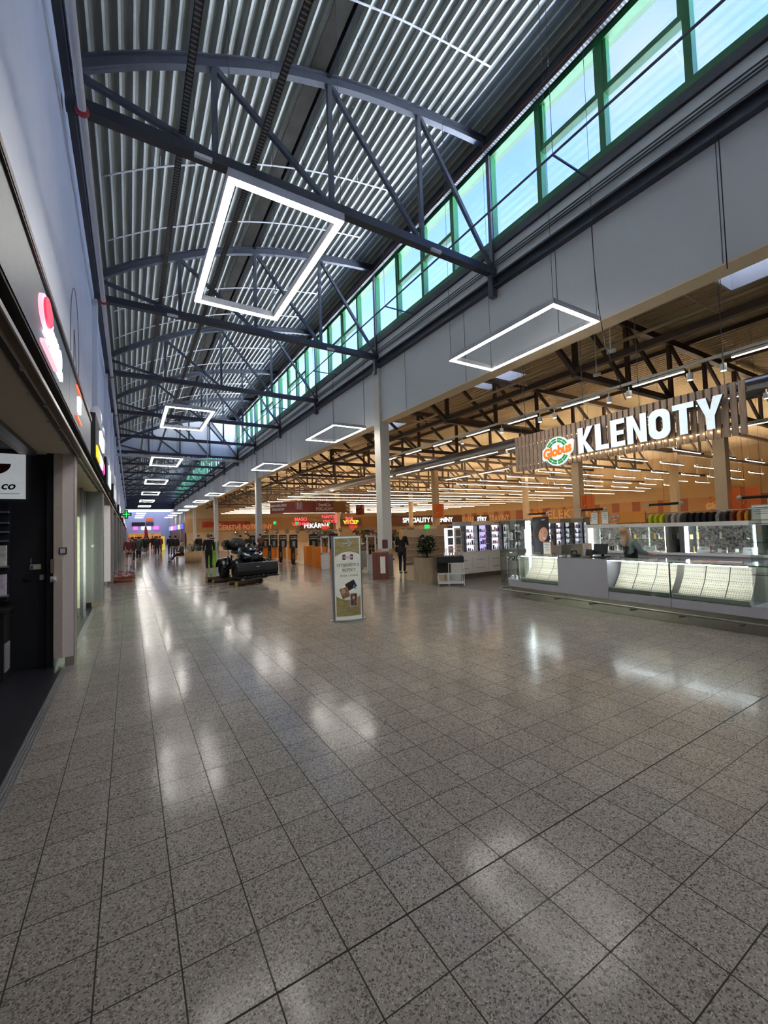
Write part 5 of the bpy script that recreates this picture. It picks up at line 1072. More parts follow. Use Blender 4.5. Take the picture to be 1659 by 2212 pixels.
# right-hand shops beyond the supermarket
for i, (y, c) in enumerate(((81, '#5c62c8'), (85, '#e8cf7a'), (91, '#7a86f0'), (96, '#ff6fd0'), (101, '#cfd6ff'), (106, '#9a8cf0'))):
    b = B(); b.box(7.75, 8.04, y, y+2.6, 2.9, 3.75); tag(b.build('shop_sign', mat('shopsign%d' % i, c, .4, emit=1.1)), '%s lit shop sign on the right wall beyond the supermarket' % ('indigo', 'cream', 'blue', 'pink', 'pale violet', 'lilac')[i], 'sign')
b = B(); b.box(8.05, 8.3, 79, 112, 0, 3.9); struct(b, 'wall_right', mat('dim_shop_right', '#3c3a40', .4, var=.5, scale=.5))

# ================================================================== QUAD BIKE ON LOGS
A = thing('quad_bike', 'black quad bike with a wide snow blade, parked on logs', 'quad bike', (3.55, 16.1, 0), None, math.radians(-144+180+0))
A.location = (3.53, 15.80, .16); A.rotation_euler = (0, 0, math.radians(9))
body = mat('gloss_black', '#0a0a0c', .18, var=.02); frameb = mat('frame_black', '#141414', .5)
def ab(b, name, m, par=None, bev=0): return b.build(name, m, par or A, world=False, bevel=bev)
Zw = 0.0
def wheel(x, y, r=.31, w=.24):
    b = B(); c = (x, y, Zw+r); s = -1 if x < 0 else 1
    b.lathe([(r*.55, -w/2), (r*.86, -w/2), (r, -w*.33), (r, w*.33), (r*.86, w/2), (r*.55, w/2)], c, 28, 'X')
    for k in range(22):
        a = 2*PI*k/22
        for q in (-1, 1): b.box(x+q*w*.22-.045, x+q*w*.22+.045, y-.018, y+.018, Zw+r+r-.008, Zw+r+r+.018, rot=Matrix.Rotation(a+(.14 if q > 0 else 0), 3, 'X'), c=c)
    o = ab(b, 'wheel', rubber); b = B(); b.lathe([(0, s*w*.30), (r*.25, s*w*.32), (r*.30, s*w*.2), (r*.52, s*w*.25), (r*.58, s*w*.45), (r*.56, -s*w*.4), (0, -s*w*.4)], c, 20, 'X'); h_ = b.build('rim', frameb, o, world=False)
for x, y in ((-.47, -.66), (.47, -.66), (-.47, .66), (.47, .66)): wheel(x, y)
b = B()
for x in (-.18, .18): b.tube([(x, -.75, .55), (x, -.5, .40), (x, .5, .40), (x, .8, .62)], .028, 8)
for y in (-.66, .66):
    for s in (-1, 1): b.tube([(s*.12, y-.12, .42), (s*.40, y, .45)], .02, 6); b.tube([(s*.12, y+.12, .42), (s*.40, y, .45)], .02, 6); b.tube([(s*.16, y, .78), (s*.34, y, .46)], .035, 8)
ab(b, 'frame_tubes', frameb)
b = B(); b.box(-.17, .17, -.35, .4, .34, .68); ab(b, 'engine', mat('engine_grey', '#2c2d30', .5, .4), bev=.03)
# side guard tube seen on the left
for s in (-1, 1):
    b = B(); b.tube([(s*.40, .42, .78), (s*.46, .36, .5), (s*.46, .28, .36), (s*.44, -.25, .34), (s*.42, -.34, .44)], .03, 8); ab(b, 'side_guard', frameb)
    b = B(); b.box(s*.36-.12, s*.36+.12, -.25, .3, .35, .39); ab(b, 'footrest', frameb, bev=.01)
# bodywork: hood, fenders, tank
def loft(secs, n=16, p=2.6):
    b = B(); rings = []
    for (y, hw, z0, z1, ww) in secs:
        cz = (z0+z1)/2; hh = (z1-z0)/2; ring = []
        for k in range(n):
            a = 2*PI*k/n; ca, sa = math.cos(a), math.sin(a); ring.append((math.copysign(abs(ca)**(2/p), ca)*hw*(1-ww*(sa > 0)*sa), y, cz+math.copysign(abs(sa)**(2/p), sa)*hh))
        rings.append(ring)
    b.add([v for r in rings for v in r], [(i*n+k, i*n+(k+1) % n, (i+1)*n+(k+1) % n, (i+1)*n+k) for i in range(len(rings)-1) for k in range(n)]+[tuple(range(n))[::-1], tuple(range((len(rings)-1)*n, len(rings)*n))], True); return b
ab(loft([(-1.02, .20, .66, .80, 0), (-.96, .33, .60, .92, .1), (-.78, .42, .62, 1.02, .25), (-.45, .40, .66, 1.10, .35), (-.2, .26, .66, 1.12, .3), (0, .17, .64, 1.0, .1)]), 'hood', body)
for s in (-1, 1):
    for yc in (-.66, .66):
        b = B(); R_ = .40; vs = []
        for k in range(11):
            a = math.radians(12+156*k/10); y, z = yc-R_*math.cos(a)*1.05, Zw+.31+R_*math.sin(a)*.98; vs += [(s*.26, y, z+.05), (s*.62, y, z), (s*.64, y, z-.035), (s*.26, y, z+.02)]
        b.add(vs, [(i*4+q, i*4+(q+1) % 4, (i+1)*4+(q+1) % 4, (i+1)*4+q) for i in range(10) for q in range(4)]+[(0, 1, 2, 3), (43, 42, 41, 40)], True); ab(b, 'front_fender' if yc < 0 else 'rear_fender', body)
ab(loft([(-.05, .14, .86, 1.0, 0), (.05, .17, .84, 1.04, 0), (.35, .19, .82, 1.0, 0), (.75, .19, .84, 1.06, 0), (.86, .16, .88, 1.08, 0)]), 'seat', mat('seat_vinyl', '#111113', .5))
for y0, nm in ((-.98, 'front_rack'), (.52, 'rear_rack')):
    b = B(); z = 1.10 if y0 < 0 else 1.02
    b.tube([(-.36, y0, z), (.36, y0, z), (.36, y0+.5, z), (-.36, y0+.5, z)], .014, 6, True)
    for k in range(5): b.tube([(-.24+k*.12, y0, z), (-.24+k*.12, y0+.5, z)], .010, 6)
    for sx in (-.3, .3): b.tube([(sx, y0+.2, z), (sx*.8, y0+.25, z-.2)], .012, 6)
    ab(b, nm, frameb)
b = B(); b.box(-.42, .36, .62, 1.1, 1.04, 1.36); ab(b, 'cargo_box', mat('box_black', '#0d0d11', .45), bev=.07)
ab(loft([(.36, .20, 1.0, 1.28, .2), (.45, .31, 1.0, 1.42, .3), (.62, .33, 1.1, 1.45, .3), (.76, .25, 1.15, 1.38, .3)]), 'backrest', mat('seat_vinyl', '#111113', .5))
b = B(); b.tube([(-.42, -.12, 1.20), (-.30, -.22, 1.24), (-.08, -.26, 1.18), (.08, -.26, 1.18), (.30, -.22, 1.24), (.42, -.12, 1.20)], .014, 6); b.tube([(0, -.26, 1.18), (0, -.40, 1.0)], .03, 6); ab(b, 'handlebar', frameb)
for s in (-1, 1):
    b = B(); b.lathe([(0, -.06), (.02, -.06), (.02, .06), (0, .06)], (s*.38, -.155, 1.215), 10, 'X'); ab(b, 'grip', rubber)
    b = B(); b.box(s*.36-.09, s*.36+.09, -.31, -.27, 1.16, 1.32); ab(b, 'hand_guard', body, bev=.02)
    b = B(); b.add([(s*.17, -1.0, .84), (s*.33, -.90, .90), (s*.36, -.80, .95), (s*.30, -.93, .82), (s*.18, -1.01, .80)], [(0, 1, 2, 3, 4)]); b.xf(Matrix.Translation((0, -.02, .02))); ab(b, 'headlight', mat('headlight', '#c9d2d8', .15, emit=.15))
b = B(); b.box(-.12, .12, -1.05, -1.035, .70, .78); ab(b, 'grille', mat('grille_grey', '#3b3b3f', .4))
b = B(); b.tube([(-.16, -1.10, .42), (-.16, -1.14, .8), (.16, -1.14, .8), (.16, -1.10, .42)], .02, 8); ab(b, 'bumper_bar', frameb)
for x, z, r in ((-.30, 1.04, .3), (.34, 1.25, -.4), (-.05, 1.14, .2)): b = B(); b.box(x-.035, x+.035, -.42, -.415, z-.08, z+.08, rot=Matrix.Rotation(r, 3, 'Y')); ab(b, 'paper_tag', white)
b = B(); b.tube([(-.38, .15, 1.0), (-.44, .1, .9), (-.45, .05, .66)], .012, 5); ab(b, 'white_strap', white)
b = B(); b.box(-.10, .12, -.9, -.62, 1.0, 1.03); ab(b, 'windscreen_sticker', mat('blue_sticker', '#5f7fd0', .4))
# blade: concave plough on push arms
b = B(); prof = [(-1.28, .08), (-1.33, .16), (-1.355, .28), (-1.34, .40), (-1.28, .52), (-1.24, .55)]; vs = []; ps = [(y, z) for y, z in prof]+[(y+.02, z) for y, z in reversed(prof)]
b.prism(ps, -.72, .72, lambda u, v, w: Vector((w, u, v+.06))); ab(b, 'blade', mat('blade_black', '#0d0d0f', .35, bump=.2, scale=8))
b = B(); b.box(-.72, .72, -1.36, -1.27, .10, .15); ab(b, 'wear_bar', mat('wear_bar', '#1d1d1f', .4, .5))
for k in range(9): b = B(); b.lathe([(0, -.012), (.014, -.012), (.016, 0)], (-.66+k*.165, -1.362, .165), 8, 'Y'); ab(b, 'bolt', chrome)
b = B()
for s in (-1, 1): b.bar((s*.22, -1.26, .30), (s*.2, -.4, .32), .05)
ab(b, 'push_frame', frameb); b = B(); b.box(-.10, .02, -1.385, -1.375, .46, .475); ab(b, 'blade_label', white)
# logs
bark = mat('bark', '#4a3b2c', .9, bump=.8, scale=22, var=.3); endg = dots('log_end', '#b98f4e', '#8a6430', 30, .3, .8)
def log(p, q, r, lab):
    p, q = Vector(p), Vector(q); t = thing('log', lab, 'log', tuple(p)); b = B(); n = 8; b.tube([p.lerp(q, i/n)+Vector((0, 0, .006*math.sin(i*2.1))) for i in range(n+1)], [r*(1+.05*math.sin(i*1.7)) for i in range(n+1)], 16); b.build('bark', bark, t)
    d = (q-p).normalized(); b = B()
    for c, s in ((p, -1), (q, 1)): b.tube([c, c+d*s*.006], r*.9, 16)
    b.build('cut_face', endg, t)
log((3.02, 14.55, .09), (3.95, 15.0, .09), .088, 'long log with a round pale cut end in front of the quad bike'); log((2.86, 15.05, .07), (3.3, 15.1, .07), .07, 'short split log under the front wheel of the quad bike'); log((3.3, 14.72, .235), (4.0, 15.14, .24), .06, 'log lying on top of the long log under the snow blade')
log((2.55, 16.15, .075), (3.5, 16.5, .075), .075, 'log with a brown cut end under the rear wheel'); log((2.42, 16.75, .085), (3.3, 17.2, .085), .085, 'rear log beyond the one under the rear wheel')

# ================================================================== SHELVES, CHECKOUTS AND THE SUPERMARKET
# black display table
t = thing('display_table', 'small black display table on a white metal frame with a glass box', 'table', (8.5, 10.0, 0)); RT = Matrix.Translation((8.28, 10.05, 0)) @ Matrix.Rotation(-.62, 4, 'Z')
def tb_(b, nm, m): b.xf(RT); return b.build(nm, m, t)
b = B(); b.box(-.28, .50, -.22, .30, .68, .86); tb_(b, 'drawer_box', blackm); b = B(); b.box(-.28, .12, .02, .30, .36, .68); tb_(b, 'cabinet', blackm)
b = B()
for x in (-.28, .03, .48):
    for y in (-.22, .28): b.box(x, x+.02, y, y+.02, 0, .68 if x > 0 else .36)
b.box(.03, .50, -.22, -.20, .66, .68); b.box(-.28, .5, -.22, -.20, .34, .36); b.box(-.28, .50, -.22, .30, .06, .08); tb_(b, 'metal_frame', white)
b = B(); b.box(.0, .48, -.18, .26, .86, 1.08); tb_(b, 'glass_box', glass_c); b = B(); 
for x in (0, .47):
    for y in (-.18, .25): b.box(x, x+.01, y, y+.01, .86, 1.09)
b.box(0, .48, -.18, -.17, 1.08, 1.09); b.box(0, .48, .25, .26, 1.08, 1.09); tb_(b, 'glass_box_frame', white)
b = B(); 
for k in range(9): b.lathe([(.02, 0), (.012, .05), (.02, .12), (0, .13)], (.1+.08*(k % 4), -.1+.1*(k//4), .86), 7)
tb_(b, 'figurines', mat('champagne', '#b9aa94', .3, .5))
# cosmetics wall: white drawers below, lit panels above
t = thing('drawer_unit', 'long white drawer unit under the lit cosmetics panels', 'cabinet', (11, 10.9, 0)); b = B(); b.box(9.2, 17.6, 10.75, 11.3, .16, .88); b.build('carcass', whitel, t); b = B(); b.box(9.2, 17.6, 10.82, 11.3, 0, .16); b.build('plinth', inox, t)
for i in range(11):
    for j in range(2):
        x = 9.22+i*.76; z = .2+j*.27; b = B(); b.box(x, x+.74, 10.735, 10.75, z, z+.25); d = b.build('drawer_front', whitel, t); b = B(); b.box(x+.2, x+.54, 10.72, 10.735, z+.13, z+.145); b.build('handle', inox, d)
hd = thing('shelf_header', 'long cream header board above the lit cosmetics panels', 'header', (11, 10.9, 1.84)); b = B(); b.box(10.0, 18, 10.72, 10.8, 1.80, 1.93); [b.box(xx, xx+.03, 10.8, 11.1, 1.78, 1.82) for xx in (10.1, 13, 17)]; b.build('board', mat('cream_header', '#e5cfbb', .5), hd); b = B(); b.box(9.2, 10.0, 10.74, 10.8, 1.78, 1.92); b.build('grey_end', mat('grey_header', '#a8a0a0', .5), hd); text('dermacol', .07, FY(11.2, 10.71, 1.865), .001, .001, black, 'lettering', hd)
lav = mat('lavender_panel', '#cfc6f0', .5, emit=.9, ecol='#c8c0ff'); wp = mat('lit_shelf_back', '#e6e9f2', .5, emit=1.0, ecol='#eef0ff')
cols = [mat('cosm_black', '#1c1c22', .4), mat('cosm_purple', '#5a4880', .4), mat('cosm_pink', '#d07a9a', .4), mat('cosm_beige', '#c9a78c', .4), mat('cosm_grey', '#7d8090', .4)]
R5 = random.Random(5); nprod = 0
for i in range(14):
    x = 9.25+i*.6; t = thing('cosmetics_panel', 'tall lit cosmetics panel on the drawer unit, %s from the left' % nth(i).replace('nearest', 'first'), 'display panel', (x, 10.9, .9), 'lit cosmetics panels')
    b = B(); b.box(x, x+.5, 11.05, 11.1, .89, 1.78); b.build('lit_back', lav if i in (2,) else wp, t); b = B(); b.box(x-.02, x, 10.85, 11.1, .89, 1.78); b.box(x+.5, x+.52, 10.85, 11.1, .89, 1.78); b.build('side', mat('panel_side', '#aaaabb', .4) if i % 2 else cols[0], t)
    for j in range(4):
        z = .90+j*.215; b = B(); b.box(x, x+.5, 10.86, 11.05, z, z+.012); b.build('shelf', whitel, t)
        if nprod < 280:
            for q in range(5):
                hgt = R5.choice((.06, .1, .15)); b = B(); px = x+.05+q*.09
                if R5.random() < .5: b.lathe([(.0, 0), (.018, 0), (.018, hgt*.7), (.008, hgt*.75), (.008, hgt), (0, hgt)], (px, 10.92, z+.012), 8)
                else: b.box(px-.025, px+.025, 10.9, 10.93, z+.012, z+.012+hgt)
                nprod += 1; ci_ = R5.randrange(5); tag(b.build('cosmetic_item', cols[ci_]), '%s cosmetic %s, %s shelf up, %s in line, on the %s lit panel' % (('black', 'purple', 'pink', 'beige', 'grey')[ci_], 'item', ordn(j), ordn(q), ordn(i)), 'cosmetic', 'cosmetics on the lit panels')
t = thing('photo_stand', 'free standing lit stand with black and white photo grids beside the shrub', 'stand', (8.75, 10.6, 0)); b = B(); b.box(8.72, 9.05, 10.55, 10.65, .85, 1.72); b.build('lit_panel', wp, t); b = B(); b.box(9.09, 9.4, 10.6, 10.7, .85, 1.72); b.build('cream_panel', mat('cream_panel', '#d9c0a2', .5), t); b = B(); b.box(8.74, 9.38, 10.66, 10.7, 0, .85); b.build('foot', whitel, t)
for px in (8.78, 9.15):
    for pz in (1.45, 1.18, .92): b = B(); b.box(px, px+.2, 10.53 if px < 9 else 10.58, 10.55 if px < 9 else 10.6, pz, pz+.22); b.build('photo_grid', dots('photo_grid', '#17171b', '#c9c9cf', 60, .35, .4) if pz > 1 else mat('portrait_print', '#b98a80', .5, var=.5, scale=14), t)

# self checkout panels and gates
def tillpanel(x, y, lab):
    t = thing('self_checkout', lab, 'checkout', (x, y, 0), 'self checkout panels'); b = B(); b.box(x-.24, x+.24, y, y+.12, .75, 1.58); b.build('black_panel', blackm, t)
    b = B(); b.box(x-.22, x+.22, y+.12, y+.5, 0, .85); b.build('orange_base', orange, t); b = B(); b.box(x-.09, x+.09, y-.02, y, .8, 1.18); b.build('receipt_unit', mat('till_grey', '#8a8a90', .4), t)
    text('Pouze nákupy', .07, FY(x, y-.01, 1.46), .002, .001, white, 'lettering', t); text('Scan&Go', .11, FY(x, y-.01, 1.34), .002, .004, white, 'lettering', t); return t
tp = [(7.69, 31.8), (7.45, 30.6), (8.26, 30.0), (8.52, 28.8), (8.68, 27.3), (8.72, 25.3), (9.2, 23.2), (9.5, 21.0)]
for i, (x, y) in enumerate(tp): tillpanel(x, y, 'black self checkout panel with white text over an orange base, %s from the left' % nth(i).replace('nearest', 'first'))
def gatepost(x, y, lab):
    t = thing('gate_post', lab, 'gate', (x, y, 0)); b = B(); b.box(x-.09, x+.09, y-.04, y+.04, .04, 1.0); b.build('black_post', blackm, t); b = B(); b.box(x+.09, x+.12, y-.04, y+.04, .04, 1.02); b.build('steel_edge', inox, t)
    b = B(); b.ball((x+.1, y, .05), .05, 10, 6); b.ball((x-.08, y, .05), .05, 10, 6); b.build('feet', chrome, t); b = B(); b.box(x-.03, x+.03, y-.045, y-.04, .35, .65); b.build('logo_stripe', mat('tan_letters', '#7d6a43', .6), t)
for i, (x, y) in enumerate(((7.14, 25.1), (7.28, 23.4), (7.25, 21.2))): gatepost(x, y, 'slim black entrance gate post with steel edge, %s' % ('leftmost', 'middle', 'nearest, right of the snow blade')[i])
for i, (x, y, w, d) in enumerate(((7.9, 19.0, .55, .5), (8.3, 21.3, .5, .5), (8.9, 18.2, .6, .5))): b = B(); b.box(x-w/2, x+w/2, y, y+d, 0, .98); tag(b.build('orange_till', orange, bevel=.01), 'plain orange checkout cabinet, %s' % ('nearest, left of the white frame', 'behind the gate posts', 'right of the nearest orange cabinet')[i], 'checkout')
def shelfframe(x, y, lab):
    t = thing('detector_frame', lab, 'gate', (x, y, 0)); b = B()
    for dx in (0, .38): b.box(x+dx, x+dx+.04, y, y+.06, 0, 1.5)
    for z in (0, .7, 1.46): b.box(x, x+.42, y, y+.06, z, z+.05)
    b.build('white_frame', white, t); b = B(); b.box(x+.04, x+.38, y+.02, y+.03, .05, .7); b.build('lower_panel', mat('frosted', '#cfcfd2', .4), t)
shelfframe(7.45, 17.9, 'white security gate frame, left of the photo sign'); shelfframe(8.2, 14.9, 'white security gate frame, right of the photo sign')
b = B(); b.box(8.4, 9.6, 17.4, 17.9, 0, .75); tag(b.build('low_counter', mat('grey_counter', '#8d8a88', .5)), 'low grey counter behind the photo sign', 'counter')
for i in range(11):   # round convex mirrors on poles over the tills
    x, y = 7.0+i*.62, 33.5-i*.55; t = thing('till_mirror', 'round black rimmed mirror on a pole over the checkouts, %s from the left' % nth(i).replace('nearest', 'first'), 'mirror', (x, y, 0)); b = B(); b.tube([(x, y, 0), (x, y, 1.75)], .012, 5); b.build('pole', inox, t); b = B(); b.lathe([(.0, -.03), (.12, -.01), (.145, 0)], (x, y, 1.8), 18, 'Y'); b.build('mirror', chrome, t); b = B(); b.tube([(x+.145*math.cos(a), y, 1.8+.145*math.sin(a)) for a in [2*PI*k/18 for k in range(18)]], .012, 5, True); b.build('rim', black, t)
# hanging banner ring
t = thing('hanging_banner', 'hanging ring banner in rust red and ochre with checkout lettering', 'banner', (11, 28.0, 3.2)); cen = Vector((11.6, 31.2, 0)); rad = 3.6; cur = {}
def arcpt(a, r=rad): return (cen.x+r*math.sin(a), cen.y-r*math.cos(a))
for nm, a0, a1, m in (('red_band', -1.05, -.12, mat('banner_red', '#8e3a2e', .6)), ('rust_band', -.12, .28, mat('banner_rust', '#9c4a30', .6)), ('ochre_band', .28, 1.25, mat('banner_ochre', '#a8703a', .6))):
    b = B(); n = 12
    for k in range(n):
        p, q = arcpt(a0+(a1-a0)*k/n), arcpt(a0+(a1-a0)*(k+1)/n); b.quad((p[0], p[1], 3.07), (q[0], q[1], 3.07), (q[0], q[1], 3.86), (p[0], p[1], 3.86)); b.quad((p[0], p[1]+.03, 3.07), (q[0], q[1]+.03, 3.07), (q[0], q[1]+.03, 3.86), (p[0], p[1]+.03, 3.86))
    b.build(nm, m, t)
for s, a, sz, z in (('Scan&Go', .06, .30, 3.60), ('POKLADNY', .06, .30, 3.30), ('SAMOOBSLUŽNÉ', .82, .24, 3.60), ('POKLADNY', .82, .26, 3.32), ('SAMOOBSLUŽNÉ', -.85, .2, 3.60), ('POKLADNY', -.85, .22, 3.34)):
    p = arcpt(a, rad+.05); M = Matrix.Translation((p[0], p[1], z)) @ Matrix.Rotation(a, 4, 'Z') @ Matrix(((1, 0, 0, 0), (0, 0, -1, 0), (0, 1, 0, 0), (0, 0, 0, 1))); text(s, sz, M, .004, .008, mat('banner_letters', '#e8d6cc', .6), 'lettering', t, squash=.85)
p = arcpt(-.42, rad+.05); b = B()
for k in range(6): b.box(p[0]-.3+k*.11, p[0]-.3+k*.11+.035+.02*(k % 2), p[1]-.01, p[1], 3.3, 3.78)
b.build('barcode', mat('banner_letters', '#e8d6cc', .6), t)
for a in (-.8, 0, .8): p = arcpt(a); b = B(); b.tube([(p[0], p[1], 3.86), (p[0], p[1], 8.6)], .006, 4); b.build('hanging_wire', steel_m, t)
def cube_banner(x, y, z0, z1, w, lab, word='', m=None):
    t = thing('hanging_sign', lab, 'hanging sign', (x, y, z0)); b = B(); b.box(x-w/2, x+w/2, y-.02, y+.02, z0, z1); b.box(x-.02, x+.02, y-w/2, y+w/2, z0, z1); b.build('panel', m or mat('sign_orange', '#c8652c', .6, emit=.15), t)
    if word: text(word, w*.26, FY(x, y-.03, z1-.25*(z1-z0)), .002, .003, mat('banner_letters', '#e8d6cc', .6), 'lettering', t)
    b = B(); b.tube([(x-w*.35, y-.03, z0+w*.25), (x-w*.1, y-.03, z0+w*.45), (x+w*.1, y-.03, z0+w*.2), (x+w*.35, y-.03, z0+w*.45)], w*.02, 5); b.build('pictogram', mat('banner_letters', '#e8d6cc', .6), t)
    b = B(); b.tube([(x, y, z1), (x, y, 8.6)], .006, 4); b.build('hanging_wire', steel_m, t)
cube_banner(20.3, 6.6, 2.02, 2.95, .95, 'orange hanging textile sign in front of the nearest inner column', 'TEXTIL'); cube_banner(19.9, 12.9, 2.35, 3.15, .85, 'orange hanging sign with drawings in front of the second inner column'); cube_banner(19.7, 24.6, 2.45, 3.5, 1.0, 'orange hanging sign at the third inner column'); cube_banner(15.95, 30, 2.97, 3.79, .75, 'rust hanging sign between the ring banner and the nearest column', 'EXPRES', mat('banner_rust', '#9c4a30', .6))
# wall lettering
wl_ = mat('wall_letters', '#f0c890', .6); RXm = XW-.09
tag(letter_run('ELEKTRO', 38.2, 31.2, 2.45, 3.65, RXm, wl_, wl_, None, .02, .01), 'cream ELEKTRO lettering on the orange band of the store wall', 'lettering')
tag(letter_run('TRVANLIVÉ POTRAVINY', 56.5, 45.2, 2.4, 3.7, RXm, wl_, wl_, None, .02, .01), 'cream TRVANLIVÉ POTRAVINY lettering on the orange store wall', 'lettering')
tag(letter_run('PAPÍR', 14.6, 9.0, 2.45, 3.75, RXm, wl_, wl_, None, .02, .01), 'cream lettering on the orange wall at the right edge', 'lettering')
for (y, lab) in ((40.2, 'outlined wall emblem left of the ELEKTRO lettering'), (18.4, 'outlined wall emblem above the right part of the wall case')):
    t = thing('wall_emblem', lab, 'emblem', (RXm, y, 3.05)); globus(y, 3.1, .9, RXm, t, mat('emblem_pale', '#d99a5a', .6), mat('emblem_word_pale', '#f4d6a8', .6), mat('emblem_dull', '#c07a3a', .6))
tag(text('ČERSTVÉ POTRAVINY', 1.25, FY(18.2, 78.76, 2.85), .02, .01, mat('orange_letters', '#e8a070', .6, emit=.3), squash=.8), 'orange and cream fresh food lettering on the far store wall', 'lettering')
for x0, x1, c, lab in ((10.8, 13.0, '#b5402c', 'red board on the far orange wall, left one'), (13.6, 19.0, '#b04a30', 'wide red board on the far orange wall')): b = B(); b.box(x0, x1, 78.84, 78.93, 3.0, 4.0); tag(b.build('wall_board', mat('board'+c[1:], c, .6, var=.3, scale=2)), lab, 'board')
def litword(s, x, y, z, sz, m, lab):
    t = thing('lit_word', lab, 'sign', (x, y, z)); b = B(); w = sz*len(s)*.36; b.box(x-w-.3, x+w+.3, y+.03, y+.1, z-sz*.7, z+sz*.7); b.build('board', mat('sign_brown', '#5a3a26', .6), t); text(s, sz, FY(x, y, z), .03, .02, m, 'lettering', t)
    b = B(); b.tube([(x-w, y+.06, z+sz*.7), (x-w, y+.06, 8.6)], .01, 4); b.tube([(x+w, y+.06, z+sz*.7), (x+w, y+.06, 8.6)], .01, 4); b.build('hanging_wire', steel_m, t)
litword('PEKÁRNA', 24.4, 60, 2.55, .95, letw, 'white lit PEKÁRNA sign far inside the supermarket'); litword('VÝČEP', 30.2, 60, 3.0, .9, mat('yellow_word', '#f2d23a', .4, emit=1), 'yellow lit sign right of the bakery sign')
litword('SÝRY', 32.0, 52, 2.9, .8, letw, 'white lit cheese sign left of the nearest column'); litword('SPECIALITY UZENINY', 33.5, 44, 2.75, .85, letw, 'long white lit sign right of the nearest column'); litword('SÝRY', 43.0, 44, 2.75, .8, letw, 'white lit word right of the long sign')
neon = mat('pink_red_neon', '#ff5560', .4, emit=1.2)
for i, (x, y, z, w) in enumerate(((12.75, 35, 2.62, 1.2), (14.6, 33, 2.75, 1.6), (16.95, 34, 2.6, .7))):
    t = thing('neon_sign', 'pink red neon letter sign over the aisles, %s' % ('left one', 'middle one', 'right one')[i], 'sign', (x, y, z)); text(('MASO', 'NÁPOJE', 'BAR')[i], .42, FY(x, y, z+.2), .01, .008, neon, 'lettering', t); text(('UZENINY', 'OVOCE', 'VÍNO')[i], .36, FY(x, y, z-.2), .01, .008, neon, 'lettering', t)
    b = B(); b.tube([(x, y+.03, z-.3), (x, y+.03, 8.6)], .008, 4); b.build('hanging_wire', steel_m, t)
for i, (x, y) in enumerate(((17.2, 40), (20.4, 40), (23.5, 38))):
    b = B(); b.prism([(x-.5, 2.25)]+[(x+.5*math.cos(a), 2.25+.45*math.sin(a)) for a in [-PI+PI*k/12 for k in range(13)]]+[(x+.5, 2.25)], y, y+.05, lambda u, v, w: Vector((u, w, v))); b.tube([(x, y+.06, 2.2), (x, y+.06, 8.6)], .006, 4); tag(b.build('round_sign', mat('red_round', '#d8452c', .5, emit=.5)), 'red half round price sign over the aisles, %s' % ('left', 'middle', 'right')[i], 'sign')
for i, (x, y) in enumerate(((8.9, 11.8), (14.5, 33), (10.6, 30), (8.3, 27.8))): b = B(); b.box(x-.09, x+.09, y-.03, y+.03, 1.72 if i == 0 else 2.3, 1.86 if i == 0 else 2.5); t = thing('exit_light', 'small green exit light on a pole, %s' % ('beside the shrub', 'deep in the aisles', 'over the tills', 'left of the till panels')[i], 'exit sign', (x, y, 0)); b.build('lit_sign', mat('green_exit', '#1fae4a', .4, emit=1.5), t); b = B(); b.tube([(x, y, 0), (x, y, 1.72 if i == 0 else 2.3)], .012, 5); b.build('pole', inox, t)
# gondola shelving
palette = ['#b5482e', '#d8b24a', '#c9c2b4', '#3b3a44', '#7a8fa0', '#8a2f2a', '#e0d8c8', '#5d7a4a', '#c98a50', '#2f2c30']
pm = [mat('pack_%d' % i, c, .5) for i, c in enumerate(palette)]
R6 = random.Random(21); npk = 0
GN = [(13.0, 33, 5, 1.9, 'y'), (16, 31, 6, 1.9, 'y'), (19, 30, 6, 1.9, 'y'), (22, 28, 7, 1.9, 'y'), (25.5, 27, 7, 1.9, 'y'), (29, 24, 8, 1.9, 'y'), (33, 22, 8, 1.9, 'y'), (37, 20, 8, 1.9, 'y'), (12.6, 12.6, 4.2, 1.75, 'x'), (11.2, 16.5, 3.5, 1.7, 'x'), (20.5, 11.5, 6, 1.9, 'x'), (16.0, 20, 7, 1.9, 'x')]
for i, (x, y, ln, h, ax) in enumerate(GN):
    t = thing('shelf_unit', 'long cream supermarket shelf unit with mixed goods, %s' % ('%s row counted from the left' % nth(i).replace('nearest', 'first') if ax == 'y' else ('behind the cosmetics wall', 'between the tills and the cosmetics wall', 'in front of the clothing', 'behind the shrub')[i-8]), 'shelf', (x, y, 0))
    w, d = (ln, .5) if ax == 'x' else (2.4, .5)
    b = B(); b.box(x, x+w, y+d*.45, y+d*.55, 0, h); b.build('back_panel', mat('gondola', '#b9a48c', .6), t)
    for j in range(5): z = .12+j*(h-.2)/5; b = B(); b.box(x, x+w, y, y+d, z, z+.03); b.build('shelf', mat('gondola', '#b9a48c', .6), t)
    for j in range(1, 5):
        z = .15+j*(h-.2)/5; q = 0.06
        while q < w-.2 and npk < 295:
            ww = R6.uniform(.12, .3); hh = R6.uniform(.12, .26); b = B(); b.box(x+q, x+q+ww*.93, y+.03, y+.18, z, z+hh); npk += 1; ci_ = R6.randrange(10); tag(b.build('goods_pack', pm[ci_]), '%s package, %s shelf up, %s along on the %s long shelf unit' % (('rust', 'yellow', 'stone', 'charcoal', 'blue grey', 'maroon', 'cream', 'green', 'tan', 'black')[ci_], ordn(j), ordn(int(q*10)), ordn(i)), 'goods', 'packages on the shelf units'); q += ww
